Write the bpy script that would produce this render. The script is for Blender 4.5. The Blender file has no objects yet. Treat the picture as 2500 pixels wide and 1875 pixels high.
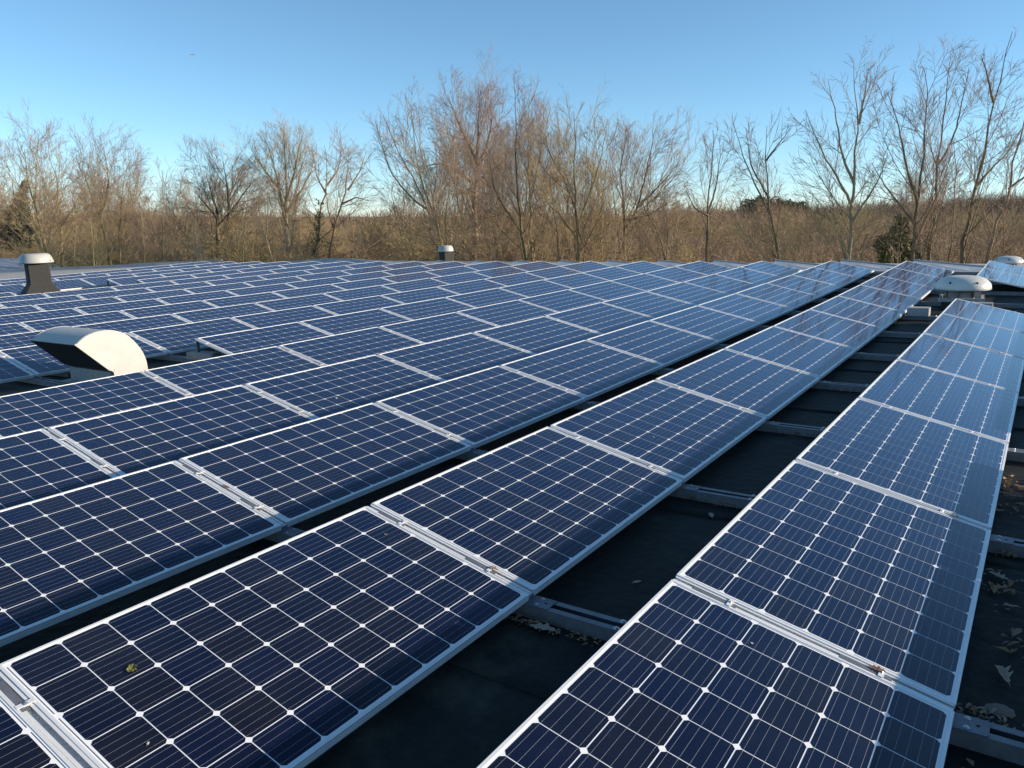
import bpy, math, random
import numpy as np
from mathutils import Matrix, Vector
random.seed(7)
rng = np.random.default_rng(11)
R = math.radians

# ------------------------------------------------------------------ camera
CAM_Z = 6.0                       # eye height above the ground round the building
PITCH = 0.21097
FPX = 1917.15                     # focal length in pixels of a 2500 px wide picture
sc = bpy.context.scene
cam_d = bpy.data.cameras.new('camera')
cam = bpy.data.objects.new('camera', cam_d)
sc.collection.objects.link(cam)
cam_d.sensor_width = 36.0
cam_d.lens = 36.0 * FPX / 2500.0
cam_d.clip_start = 0.05
cam_d.clip_end = 20000
cam.location = (0, 0, CAM_Z)
cam.rotation_euler = (math.pi / 2 - PITCH, 0, 0)
sc.camera = cam

# the roof has its own frame: x across the panel rows, y along them, z = 0 at the panels' upper edges
YAW, ROLL = 0.60325, -0.03949
CAM_R = Vector((1.0972, -3.67391, 1.42233))
F_r = Vector((-math.sin(YAW) * math.cos(PITCH), math.cos(YAW) * math.cos(PITCH), -math.sin(PITCH)))
R0 = Vector((math.cos(YAW), math.sin(YAW), 0)); U0 = R0.cross(F_r)
R_r = math.cos(ROLL) * R0 + math.sin(ROLL) * U0
U_r = -math.sin(ROLL) * R0 + math.cos(ROLL) * U0
Fw, Rw, Uw = Vector((0, math.cos(PITCH), -math.sin(PITCH))), Vector((1, 0, 0)), Vector((0, math.sin(PITCH), math.cos(PITCH)))
rot = Matrix([[sum(w[i] * r[j] for w, r in ((Fw, F_r), (Rw, R_r), (Uw, U_r))) for j in range(3)] for i in range(3)])
ROOF = Matrix.Translation((0, 0, CAM_Z)) @ rot.to_4x4() @ Matrix.Translation(-CAM_R)

# ------------------------------------------------------------------ light
# sun: ahead on the right, low winter sun (direction in the roof frame, then turned into the world)
az, el = R(29.0), R(12.9)
sun_dir = (rot @ Vector((math.cos(az) * math.cos(el), math.sin(az) * math.cos(el), math.sin(el)))).normalized()
SUN_EL = math.asin(sun_dir.z)
SUN_ROT = math.atan2(sun_dir.x, sun_dir.y)
world = bpy.data.worlds.new('World'); sc.world = world; world.use_nodes = True
wn = world.node_tree
sky = wn.nodes.new('ShaderNodeTexSky'); sky.sky_type = 'NISHITA'; sky.sun_disc = False
sky.sun_elevation = SUN_EL; sky.sun_rotation = SUN_ROT
sky.altitude = 60; sky.air_density = 0.72; sky.dust_density = 0.0; sky.ozone_density = 3.9
bg = wn.nodes['Background']; bg.inputs['Strength'].default_value = 0.104
hs = wn.nodes.new('ShaderNodeHueSaturation'); hs.inputs['Hue'].default_value = 0.486; hs.inputs['Saturation'].default_value = 0.96
wn.links.new(sky.outputs[0], hs.inputs['Color']); wn.links.new(hs.outputs[0], bg.inputs[0])
sl = bpy.data.lights.new('sun', 'SUN'); sl.energy = 4.0; sl.angle = R(0.53); sl.color = (1.0, 0.855, 0.66)
so = bpy.data.objects.new('sun', sl); sc.collection.objects.link(so)
so.rotation_euler = sun_dir.to_track_quat('Z', 'Y').to_euler()
vs = sc.view_settings
vs.view_transform = 'Standard'; vs.look = 'None'; vs.gamma = 1.0; vs.use_curve_mapping = False
vs.exposure = 0.92
sc.cycles.max_bounces = 5; sc.cycles.diffuse_bounces = 2; sc.cycles.glossy_bounces = 3
sc.cycles.sample_clamp_indirect = 6

# ------------------------------------------------------------------ helpers
def img(x, y, D):
    """point of the world seen at pixel (x, y) of the photograph, D metres ahead"""
    d = Fw + Rw * ((x - 1250) / FPX) + Uw * ((937.5 - y) / FPX)
    return Vector((0, 0, CAM_Z)) + d * (D / d.y)

MATS = {}
def mat(name, col, rough=0.6, metal=0.0, coat=0.0, spec=0.5, noise=0.0, scale=5.0, col2=None, bump=0.0, bscale=40.0, coords='Object', dist=0.02):
    m = bpy.data.materials.new(name); m.use_nodes = True
    nt = m.node_tree; b = nt.nodes['Principled BSDF']
    b.inputs['Base Color'].default_value = (*col, 1)
    b.inputs['Roughness'].default_value = rough
    b.inputs['Metallic'].default_value = metal
    b.inputs['Specular IOR Level'].default_value = spec
    b.inputs['Coat Weight'].default_value = coat
    tc = nt.nodes.new('ShaderNodeTexCoord')
    if noise or col2:
        n = nt.nodes.new('ShaderNodeTexNoise'); n.inputs['Scale'].default_value = scale; n.inputs['Detail'].default_value = 8
        n.inputs['Roughness'].default_value = 0.65
        nt.links.new(tc.outputs[coords], n.inputs['Vector'])
        r = nt.nodes.new('ShaderNodeValToRGB')
        r.color_ramp.elements[0].position = 0.32; r.color_ramp.elements[1].position = 0.68
        c2 = col2 or tuple(min(1, c * (1 + noise)) for c in col); c1 = col if col2 else tuple(c * (1 - noise) for c in col)
        r.color_ramp.elements[0].color = (*c1, 1); r.color_ramp.elements[1].color = (*c2, 1)
        nt.links.new(n.outputs['Fac'], r.inputs[0]); nt.links.new(r.outputs[0], b.inputs['Base Color'])
    if bump:
        n2 = nt.nodes.new('ShaderNodeTexNoise'); n2.inputs['Scale'].default_value = bscale; n2.inputs['Detail'].default_value = 6
        nt.links.new(tc.outputs[coords], n2.inputs['Vector'])
        bp = nt.nodes.new('ShaderNodeBump'); bp.inputs['Strength'].default_value = bump; bp.inputs['Distance'].default_value = dist
        nt.links.new(n2.outputs['Fac'], bp.inputs['Height']); nt.links.new(bp.outputs[0], b.inputs['Normal'])
    MATS[name] = m
    return m

M_alu = mat('anodised_aluminium', (0.80, 0.80, 0.80), 0.4, 0.25, noise=0.06, scale=9, bump=0.05, bscale=300, dist=0.001)
M_galv = mat('galvanised_steel', (0.19, 0.20, 0.225), 0.48, 0.45, noise=0.22, scale=14, bump=0.06, bscale=120, dist=0.001)
M_bolt = mat('bolt_steel', (0.6, 0.6, 0.6), 0.3, 0.9)
M_white = mat('white_paint', (0.44, 0.43, 0.405), 0.45, noise=0.07, scale=5, bump=0.04, bscale=30, dist=0.003)
M_dome = mat('dome_paint', (0.68, 0.67, 0.64), 0.42, col2=(0.56, 0.54, 0.49), scale=3.5, bump=0.05, bscale=40, dist=0.003)
M_black = mat('black_void', (0.012, 0.012, 0.014), 0.8)  # colours the shade in hood mouth and bracket holes; also the dome's black screws
M_felt = mat('bitumen_felt', (0.036, 0.035, 0.034), 0.9, noise=0.3, scale=30, bump=0.4, bscale=240, dist=0.004)
M_conc = mat('pale_concrete', (0.38, 0.37, 0.35), 0.9, noise=0.18, scale=18, bump=0.3, bscale=150, dist=0.003)
M_grey = mat('grey_sheet', (0.46, 0.44, 0.41), 0.7, noise=0.2, scale=6, bump=0.1, bscale=60)
M_sheet = mat('pale_sheet', (0.50, 0.52, 0.54), 0.5, 0.2, noise=0.16, scale=3)
M_whiteroof = mat('white_roofing', (0.62, 0.63, 0.66), 0.6, col2=(0.45, 0.45, 0.47), scale=0.6)
M_brick = mat('wall_render', (0.3, 0.27, 0.23), 0.9, noise=0.2, scale=4)
M_dryleaf = mat('dry_leaf', (0.36, 0.23, 0.13), 0.8, col2=(0.20, 0.11, 0.055), scale=30, coords='Generated')
M_paleleaf = mat('pale_leaf', (0.42, 0.34, 0.27), 0.8, col2=(0.30, 0.22, 0.16), scale=12, coords='Generated')
M_redleaf = mat('red_leaf', (0.20, 0.085, 0.045), 0.8, col2=(0.13, 0.075, 0.045), scale=20, coords='Generated')
M_moss = mat('moss_green', (0.16, 0.17, 0.04), 0.9, col2=(0.24, 0.22, 0.07), scale=20, coords='Generated')

def membrane_mat():
    m = mat('roof_membrane', (0.022, 0.024, 0.024), 0.7, spec=0.15, bump=0.5, bscale=14, dist=0.02)
    nt = m.node_tree; b = nt.nodes['Principled BSDF']; tc = nt.nodes['Texture Coordinate']
    n = nt.nodes.new('ShaderNodeTexNoise'); n.inputs['Scale'].default_value = 1.7; n.inputs['Detail'].default_value = 10; n.inputs['Roughness'].default_value = 0.7
    nt.links.new(tc.outputs['Object'], n.inputs['Vector'])
    r = nt.nodes.new('ShaderNodeValToRGB')
    e = r.color_ramp.elements
    e[0].position = 0.35; e[0].color = (0.007, 0.008, 0.009, 1); e[1].position = 0.75; e[1].color = (0.070, 0.070, 0.056, 1)
    e2 = e.new(0.55); e2.color = (0.016, 0.020, 0.019, 1)
    nt.links.new(n.outputs['Fac'], r.inputs[0]); nt.links.new(r.outputs[0], b.inputs['Base Color'])
    rr = nt.nodes.new('ShaderNodeMapRange'); rr.inputs['To Min'].default_value = 0.5; rr.inputs['To Max'].default_value = 0.8
    nt.links.new(n.outputs['Fac'], rr.inputs[0]); nt.links.new(rr.outputs[0], b.inputs['Roughness'])
    return m
M_roof = membrane_mat()

def cell_mat():
    """monocrystalline cell under glass: near black silicon, five printed busbars, a glossy pane over it"""
    m = bpy.data.materials.new('solar_cell'); m.use_nodes = True; nt = m.node_tree; N = nt.nodes; L = nt.links
    b = N['Principled BSDF']
    uv = N.new('ShaderNodeTexCoord'); oi = N.new('ShaderNodeObjectInfo')
    sep = N.new('ShaderNodeSeparateXYZ'); L.new(uv.outputs['UV'], sep.inputs[0])
    def math_(op, a, bb=None):
        n = N.new('ShaderNodeMath'); n.operation = op
        for i, v in enumerate((a, bb)):
            if v is None: continue
            if isinstance(v, (int, float)): n.inputs[i].default_value = v
            else: L.new(v, n.inputs[i])
        return n.outputs[0]
    # busbars: five lines along the row direction -> stripes across u
    fr = math_('FRACT', math_('MULTIPLY', sep.outputs[0], 5.0))
    dist = math_('ABSOLUTE', math_('SUBTRACT', fr, 0.5))
    bus = math_('LESS_THAN', dist, 0.0115)
    # very fine fingers the other way
    fg = math_('FRACT', math_('MULTIPLY', sep.outputs[1], 62.0))
    fin = math_('MULTIPLY', math_('LESS_THAN', math_('ABSOLUTE', math_('SUBTRACT', fg, 0.5)), 0.06), 0.02)
    # tint of each cell
    fl = N.new('ShaderNodeVectorMath'); fl.operation = 'FLOOR'; L.new(uv.outputs['UV'], fl.inputs[0])
    ad = N.new('ShaderNodeVectorMath'); ad.operation = 'ADD'; L.new(fl.outputs[0], ad.inputs[0])
    cb = N.new('ShaderNodeCombineXYZ'); L.new(math_('MULTIPLY', oi.outputs['Random'], 91.0), cb.inputs[2]); L.new(cb.outputs[0], ad.inputs[1])
    wh = N.new('ShaderNodeTexWhiteNoise'); wh.noise_dimensions = '3D'; L.new(ad.outputs[0], wh.inputs['Vector'])
    ramp = N.new('ShaderNodeValToRGB'); e = ramp.color_ramp.elements
    e[0].color = (0.0016, 0.0038, 0.024, 1); e[1].color = (0.0060, 0.0055, 0.0110, 1); e.new(0.5).color = (0.0024, 0.0040, 0.017, 1)
    L.new(wh.outputs['Value'], ramp.inputs[0])
    hue = N.new('ShaderNodeMix'); hue.data_type = 'RGBA'; hue.inputs[7].default_value = (0.55, 0.57, 0.62, 1)
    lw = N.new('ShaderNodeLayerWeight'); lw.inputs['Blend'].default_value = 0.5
    film = N.new('ShaderNodeMix'); film.data_type = 'RGBA'; film.inputs[7].default_value = (0.003, 0.046, 0.190, 1)  # blue film sheen at grazing view, put into the base colour
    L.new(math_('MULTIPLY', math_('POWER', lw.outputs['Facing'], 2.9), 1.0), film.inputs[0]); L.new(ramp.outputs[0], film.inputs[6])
    L.new(film.outputs[2], hue.inputs[6]); L.new(math_('MAXIMUM', math_('MULTIPLY', bus, 0.62), fin), hue.inputs[0])
    # thin film of dust, thicker in drying marks
    geo = N.new('ShaderNodeNewGeometry'); dn = N.new('ShaderNodeTexNoise'); dn.inputs['Scale'].default_value = 3.1; dn.inputs['Detail'].default_value = 9; dn.inputs['Roughness'].default_value = .72
    L.new(geo.outputs['Position'], dn.inputs['Vector'])
    mr = N.new('ShaderNodeMapRange'); mr.inputs['From Min'].default_value = .45; mr.inputs['From Max'].default_value = .78; mr.inputs['To Max'].default_value = .020; L.new(dn.outputs['Fac'], mr.inputs[0])
    dust = N.new('ShaderNodeMix'); dust.data_type = 'RGBA'; dust.inputs[7].default_value = (.42, .38, .31, 1)
    L.new(mr.outputs[0], dust.inputs[0]); L.new(hue.outputs[2], dust.inputs[6]); L.new(dust.outputs[2], b.inputs['Base Color'])
    b.inputs['Roughness'].default_value = 0.45; b.inputs['Specular IOR Level'].default_value = 0.08
    glass(nt, b)
    return m
def glass(nt, b):
    b.inputs['Coat Weight'].default_value = 1.0; b.inputs['Coat IOR'].default_value = 1.29; b.inputs['Coat Roughness'].default_value = 0.045
    tc = nt.nodes.new('ShaderNodeTexCoord')
    n = nt.nodes.new('ShaderNodeTexNoise'); n.inputs['Scale'].default_value = 2.2; n.inputs['Detail'].default_value = 2
    nt.links.new(tc.outputs['Object'], n.inputs['Vector'])
    bp = nt.nodes.new('ShaderNodeBump'); bp.inputs['Strength'].default_value = 0.25; bp.inputs['Distance'].default_value = 0.004
    nt.links.new(n.outputs['Fac'], bp.inputs['Height']); nt.links.new(bp.outputs[0], b.inputs['Coat Normal'])
M_cell = cell_mat()
M_back = mat('white_backsheet', (0.84, 0.85, 0.87), 0.5); glass(M_back.node_tree, M_back.node_tree.nodes['Principled BSDF'])

def mesh(name, verts, faces, mats, smooth=False, uvs=None, mi=None):
    me = bpy.data.meshes.new(name)
    me.from_pydata([tuple(v) for v in verts], [], faces)
    for m in (mats if isinstance(mats, (list, tuple)) else [mats]): me.materials.append(m)
    if mi is not None: me.polygons.foreach_set('material_index', mi)
    if smooth: me.polygons.foreach_set('use_smooth', [True] * len(me.polygons))
    if uvs is not None:
        l = me.uv_layers.new(name='UVMap'); l.data.foreach_set('uv', np.array(uvs, float).ravel())
    me.update()
    return me

class MB:
    def __init__(s): s.v = []; s.f = []
    def box(s, x0, x1, y0, y1, z0, z1, M=None, top=(1, 1), c=0.0):
        """box, optionally chamfered on its four upright edges"""
        o = len(s.v)
        if c:
            prof = [(x0 + c, y0), (x1 - c, y0), (x1, y0 + c), (x1, y1 - c), (x1 - c, y1), (x0 + c, y1), (x0, y1 - c), (x0, y0 + c)]
        else: prof = [(x0, y0), (x1, y0), (x1, y1), (x0, y1)]
        n = len(prof)
        for z in (z0, z1):
            for p in prof: s.v.append(Vector((p[0], p[1], z)))
        s.f.append([o + i for i in reversed(range(n))]); s.f.append([o + n + i for i in range(n)])
        for i in range(n): s.f.append([o + i, o + (i + 1) % n, o + n + (i + 1) % n, o + n + i])
        if M is not None:
            for k in range(o, len(s.v)): s.v[k] = M @ s.v[k]
        return s
    def extrude(s, prof, x0, x1, axis='x'):
        """closed profile of (a, z) pairs swept along x (a = y) or y (a = x)"""
        o = len(s.v); n = len(prof)
        for t in (x0, x1):
            for a, z in prof: s.v.append(Vector((t, a, z)) if axis == 'x' else Vector((a, t, z)))
        s.f.append([o + i for i in range(n)]); s.f.append([o + n + i for i in reversed(range(n))])
        for i in range(n): s.f.append([o + i, o + n + i, o + n + (i + 1) % n, o + (i + 1) % n])
        return s
    def lathe(s, prof, seg=32, cx=0, cy=0):
        o = len(s.v); n = len(prof)
        for k in range(seg):
            a = 2 * math.pi * k / seg
            for r, z in prof: s.v.append(Vector((cx + r * math.cos(a), cy + r * math.sin(a), z)))
        for k in range(seg):
            for i in range(n - 1):
                a, b = o + k * n + i, o + ((k + 1) % seg) * n + i
                s.f.append([a, b, b + 1, a + 1])
        return s
    def mesh(s, name, m, smooth=False): return mesh(name, s.v, s.f, m, smooth)

COL = sc.collection
def put(name, data, parent=None, M=None, **props):
    o = bpy.data.objects.new(name, data); COL.objects.link(o)
    if parent is not None: o.parent = parent
    if M is not None:
        if parent is None: o.matrix_world = M
        else: o.matrix_basis = M
    for k, v in props.items(): o[k] = v
    return o
def T(x, y, z): return Matrix.Translation((x, y, z))
def RZ(a): return Matrix.Rotation(a, 4, 'Z')

# ------------------------------------------------------------------ roof frame numbers
P, TILT, LP, Y0, CURV = 1.62126, 0.22822, 1.72574, -1.03279, 0.00082
W, LEN = 0.992, 1.684
def zc(y): return CURV * (y - 6) ** 2
ZR = -0.332
def rowX(r): return -(r - 1) * P
def project(Mr, p):
    q = ROOF @ Mr @ Vector(p) - Vector((0, 0, CAM_Z))
    z = q.dot(Fw)
    if z < 0.2: return None
    return 1250 + FPX * q.dot(Rw) / z, 937.5 - FPX * q.dot(Uw) / z, z
def in_view(Mr, pts, m=30):
    for p in pts:
        q = project(Mr, p)
        if q and -m < q[0] < 2500 + m and q[1] < 1875 + m: return True
    return False

# ------------------------------------------------------------------ ground, hills, other roofs
def grid_mesh(name, xs, ys, zf, m, smooth=True):
    v = [(x, y, zf(x, y)) for y in ys for x in xs]; nx = len(xs)
    f = [[j * nx + i, j * nx + i + 1, (j + 1) * nx + i + 1, (j + 1) * nx + i] for j in range(len(ys) - 1) for i in range(nx - 1)]
    return mesh(name, v, f, m, smooth)
M_ground = mat('leaf_litter_ground', (0.24, 0.17, 0.10), 0.95, col2=(0.14, 0.13, 0.06), scale=0.25, bump=0.5, bscale=2, dist=0.2)
M_hill = mat('brown_wood_floor', (0.17, 0.125, 0.085), 0.95, col2=(0.11, 0.085, 0.06), scale=0.05, bump=0.6, bscale=0.4, dist=1.0)
xs = list(np.linspace(-3000, 3000, 61)); ys = list(np.linspace(-600, 6000, 61))
put('ground', grid_mesh('ground', xs, ys, lambda x, y: 0.0, M_ground), kind='structure')
def hill_z(x, y):
    u = x / max(y, 1.0) * FPX + 1250                    # bearing
    h = 0.6 + 3.6 * max(0, min(1, (u - 1300) / 500)) + 6.5 * max(0, min(1, (u - 2000) / 550)) + .5 * math.sin(u / 140.0) + 0.3 * math.sin(u / 53.0 + 1)
    t = max(0, min(1, (y - 150) / 170.0)); t = t * t * (3 - 2 * t)
    return 0.03 + h * t
put('hill', grid_mesh('hill', list(np.linspace(-420, 420, 120)), list(np.linspace(120, 560, 60)), hill_z, M_hill), kind='structure')

# ------------------------------------------------------------------ the building we stand on
bld = put('school_building', None, M=ROOF, label='large flat roofed building whose dark roof carries the solar panels', category='building')
edge = [(-60, -12), (-46.5, 12.0), (-42.0, 14.5), (-36.5, 18.4), (-33.6, 21.3), (-22.0, 21.6), (-6.0, 17.9), (6, 17.9), (12, 17.9), (12, -12)]
def roof_sheet():
    ysr = list(np.linspace(-12, 17.9, 24)); v = []; f = []
    for y in ysr:
        xl = -60 if y < -12 + 1e-6 else (-60 + (y + 12) / 24 * 13.5 if y < 12 else (-46.5 + (y - 12) * 1.8 if y < 14.5 else -42.0 + (y - 14.5) * 1.4))
        for i in range(14):
            v.append((xl + (12 - xl) * i / 13, y, ZR + zc(y)))
    for j in range(23):
        for i in range(13): f.append([j * 14 + i, j * 14 + i + 1, j * 14 + i + 15, j * 14 + i + 14])
    return mesh('roof_membrane', v, f, M_roof, True)
put('roof_membrane', roof_sheet(), bld)
zt = ZR + zc(17.9)
# roof beyond the rows falls a little towards its gutter
v = [(-37.2, 17.9, zt), (-22, 17.9, zt), (-6, 17.9, zt), (12, 17.9, zt), (-33.6, 21.3, zt - 0.10), (-22, 22.5, zt - 0.12), (-6, 22.5, zt - 0.2), (12, 22.5, zt - 0.25)]
put('roof_verge', mesh('roof_verge', v, [[0, 1, 5, 4], [1, 2, 6, 5], [2, 3, 7, 6]], M_grey), bld)
mb = MB()
for a, b_ in (((-37.2, 17.9), (-33.6, 21.3)), ((-33.6, 21.3), (-22, 22.5)), ((-22, 22.5), (-6, 22.5)), ((-6, 22.5), (12, 22.5)), ((12, 22.5), (12, -12)), ((12, -12), (-60, -12)), ((-60, -12), (-46.5, 12)), ((-46.5, 12), (-42, 14.5)), ((-42, 14.5), (-37.2, 17.9))):
    o = len(mb.v)
    for (x, y) in (a, b_):
        mb.v.append(Vector((x, y, ZR - 0.16))); mb.v.append(Vector((x, y, ZR - 5.4)))
    mb.f.append([o, o + 1, o + 3, o + 2])
put('outer_wall', mb.mesh('outer_wall', M_brick), bld)
# grey left-hand margin of the roof, raised on an upstand
def strip(pts, w, h, m, name):
    mb = MB()
    for (a, b_) in zip(pts[:-1], pts[1:]):
        d = Vector((b_[0] - a[0], b_[1] - a[1], 0)); L = d.length; ang = math.atan2(d.y, d.x)
        mb.box(0, L, -w / 2, w / 2, -0.02, h, T(a[0], a[1], a[2]) @ RZ(ang))
    return put(name, mb.mesh(name, m), bld)
strip([(-59, -11, ZR), (-45.8, 11.6, ZR + .02), (-41.3, 14.1, ZR + zc(14.1)), (-36.2, 18.0, ZR + zc(18) - 0.02), (-33.2, 20.9, zt - .1)], 1.4, 0.07, M_grey, 'roof_kerb')
v = []; f = []
for i, (x0, x1, y) in enumerate([(-59.2, -29.3, -11), (-46.0, -29.3, 11.6), (-41.6, -29.3, 14.1), (-36.6, -29.3, 17.9), (-33.4, -29.3, 20.9)]):
    z = (ZR + zc(y) if y < 18 else zt - .09) + .006
    v += [(x0, y, z), (x1, y, z)]
    if i: f.append([2 * i - 2, 2 * i - 1, 2 * i + 1, 2 * i])
put('pale_roof_margin', mesh('pale_roof_margin', v, f, M_grey), bld)
mb = MB()                                                # low ridge of a rooflight kerb at the far left corner
mb.v = [Vector(q) for q in [(-29.4, 20.6, zt - .08), (-21.6, 20.6, zt - .08), (-21.6, 22.2, zt - .1), (-29.4, 22.2, zt - .1), (-28.4, 21.3, -0.26), (-26.0, 21.3, -0.135), (-24.9, 21.3, -0.14), (-22.4, 21.3, -0.24)]]
mb.f = [[0, 1, 7, 6, 5, 4], [2, 3, 4, 5, 6, 7], [1, 2, 7], [3, 0, 4]]
put('rooflight_kerb', mb.mesh('rooflight_kerb', M_grey), bld)
# lap seams of the membrane between the rows (each a lifted, slightly wavy strip)
seam_i = 0
for (x0, x1, y) in [(-1.6, 2.4, -1.55), (-1.6, 2.4, 0.42), (-1.7, 2.4, 3.15), (-1.7, 2.6, 5.1), (-1.7, 2.8, 7.1), (-9.0, -6.6, 1.2), (-1.7, 2.4, -3.3)]:
    v = []; f = []
    n = 24
    for i in range(n + 1):
        x = x0 + (x1 - x0) * i / n; yy = y + 0.02 * math.sin(x * 3.1 + y) + 0.05 * (x - x0)
        z = ZR + zc(y)
        v += [(x, yy - .05, z + .001), (x, yy - .045, z + .011), (x, yy + .05, z + .003)]
    for i in range(n):
        for k in range(2): f.append([3 * i + k, 3 * i + 3 + k, 3 * i + 4 + k, 3 * i + 1 + k])
    put('lap_seam', mesh('lap_seam', v, f, M_roof, True), bld)

# pale metal sheets closing the far ends of the rows
ORD = ['zeroth', 'first', 'second', 'third', 'fourth', 'fifth', 'sixth', 'seventh', 'eighth', 'ninth', 'tenth', 'eleventh', 'twelfth', 'thirteenth', 'fourteenth', 'fifteenth', 'sixteenth', 'seventeenth', 'eighteenth']
def row_name(r): return 'rightmost row' if r == 1 else ('far left row' if r == 18 else ORD[r] + ' row from the right')
for r in range(2, 16):
    x0 = rowX(r) + 0.03; wd = 1.50
    mb = MB()
    zz = zc(16.8)
    mb.v = [Vector(q) for q in [(0, 0, -.27 + zz), (wd, 0, -.28 + zz), (wd, .75, -.125 ), (0, .75, .028),
                                (0, .02, -.29 + zz), (wd, .02, -.30 + zz), (wd, .77, -.16), (0, .77, -.01)]]
    mb.f = [[0, 1, 2, 3], [7, 6, 5, 4], [0, 4, 5, 1], [1, 5, 6, 2], [2, 6, 7, 3], [3, 7, 4, 0]]
    e = put('end_sheet', None, M=ROOF @ T(x0, 16.45, 0), label='pale metal end sheet closing the ' + row_name(r) + ' at its far end', category='metal sheet', group='pale sheets at the far ends of the rows')
    put('sheet', mb.mesh('sheet', M_sheet), e)
    mb2 = MB(); o = 0
    d = Vector((wd, 0, -.153)); 
    Mx = Matrix.Rotation(math.atan2(.153, wd), 4, 'Y')
    mb2.box(-.01, d.length, -.012, .035, 0.0, .018, T(0, .75, .028) @ Mx)
    put('trim', mb2.mesh('trim', M_white), e)
    mb3 = MB()
    for px in (.05, wd - .08): mb3.box(px, px + .03, .70, .73, -.33 + zc(17.2), -.02 - px * .1 - .03)
    put('leg', mb3.mesh('leg', M_galv), e)

# ------------------------------------------------------------------ solar panels
def frame_mesh():
    prof = [(0.0115, -0.0022), (0.0115, 0), (0.001, 0), (0, -0.001), (0, -0.010), (0.0014, -0.0108), (0.0014, -0.0142), (0, -0.015), (0, -0.022),
            (0.0014, -0.0228), (0.0014, -0.0262), (0, -0.027), (0, -0.035), (0.028, -0.035), (0.028, -0.0335), (0.0030, -0.0335), (0.0030, -0.0022)]
    v = []; f = []; n = len(prof)
    for cx, cy, sx, sy in ((0, 0, 1, 1), (W, 0, -1, 1), (W, LEN, -1, -1), (0, LEN, 1, -1)):
        for d, z in prof: v.append((cx + sx * d, cy + sy * d, z))
    for k in range(4):
        for i in range(n):
            a, b_ = k * n, ((k + 1) % 4) * n
            f.append([a + i, a + (i + 1) % n, b_ + (i + 1) % n, b_ + i])
    return mesh('panel_frame', v, f, M_alu)
ME_frame = frame_mesh()
ME_back = MB().box(.0032, W - .0032, .0032, LEN - .0032, -.0062, -.0022).mesh('backsheet', M_back)
CP, CPY = 0.1592, 0.1630
CS, CSY = CP - .0043, CPY - .0043
MX, MY = (W - 6 * CP) / 2, (LEN - 10 * CPY) / 2
def cell_geo(x, y, i, j, v, f, uv, s=CS, t=CSY, c=0.0112, z0=-0.0021, z1=-0.0014):
    o = len(v)
    pr = [(c, 0), (s - c, 0), (s, c), (s, t - c), (s - c, t), (c, t), (0, t - c), (0, c)]
    for z in (z0, z1):
        for a, b_ in pr: v.append((x + a, y + b_, z))
    f.append([o + 8 + k for k in range(8)]); uv += [(i + .001 + a / s * .998, j + .001 + b_ / t * .998) for a, b_ in pr]
    for k in range(8):
        k2 = (k + 1) % 8
        f.append([o + k, o + k2, o + 8 + k2, o + 8 + k])
        uv += [(i + .3, j + .3)] * 4
v, f, uv = [], [], []; cell_geo(0, 0, 0, 0, v, f, uv); ME_cell = mesh('cell', v, f, M_cell, uvs=uv)
v, f, uv = [], [], []
for i in range(6):
    for j in range(10): cell_geo(MX + i * CP + .00215, MY + j * CPY + .00215, i, j, v, f, uv)
ME_cells = mesh('cell_field', v, f, M_cell, uvs=uv)
# silver ribbon showing in the margin at both short ends
ME_ribbon = MB().box(0, 2 * CP - .026, 0, .003, -.0021, -.0016).mesh('ribbon', M_bolt)
MISSING = {(1, 6), (1, 7), (14, 4), (14, 5), (15, 4), (15, 5), (15, 3), (15, 2)} | {(6, n) for n in range(-3, 2)}
present = set()
def panel_matrix(X, y, dz=0.0, jx=0, jy=0):
    ym = y + LEN / 2
    return T(X, y, zc(y) + dz) @ Matrix.Rotation(math.atan(2 * CURV * (ym - 6)) + jx, 4, 'X') @ Matrix.Rotation(TILT + jy, 4, 'Y')
corners = [(0, 0, 0), (W, 0, 0), (0, LEN, 0), (W, LEN, 0), (W / 2, LEN / 2, 0), (0, LEN * .8, 0), (W, LEN * .8, 0), (0, LEN * .5, 0), (W / 2, LEN, 0)]
def end_word(k): return 'nearest the far end' if k == 1 else ORD[k] + ' from the far end'
panels = []
for r in range(1, 19):
    for n in range(-3, 10):
        if (r, n) in MISSING: continue
        y = Y0 + n * LP + (LP - LEN) / 2
        Mr = panel_matrix(rowX(r), y, jx=random.gauss(0, .0012), jy=random.gauss(0, .0022))
        if not in_view(Mr, corners): continue
        present.add((r, n))
        depth = project(Mr, (W / 2, LEN / 2, 0)); depth = depth[2] if depth else 1.0
        panels.append((depth, r, n, Mr))
panels.sort(key=lambda a: a[0])
for k, (depth, r, n, Mr) in enumerate(panels):
    side = 'rightmost row' if r == 1 else 'far left row' if r == 18 else ORD[r] + ' row from the right'
    where = 'last at the far end' if n == 9 else ORD[10 - n] + ' from the far end'
    p = put('solar_panel', None, M=ROOF @ Mr, label='solar panel %s of the %s' % (where, side), category='solar panel', group='solar panels in tilted rows on the roof')
    put('frame', ME_frame, p); put('backsheet', ME_back, p)
    if k < 26:
        for i in range(6):
            for j in range(10): put('cell', ME_cell, p, T(MX + i * CP + .00215, MY + j * CPY + .00215, 0))
        [put('ribbon', ME_ribbon, p, T(MX + 2 * i * CP + .012, y_, 0)) for y_ in (.0175, LEN - .0205) for i in range(3)]
    else: put('cell_field', ME_cells, p, kind='stuff')
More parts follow.
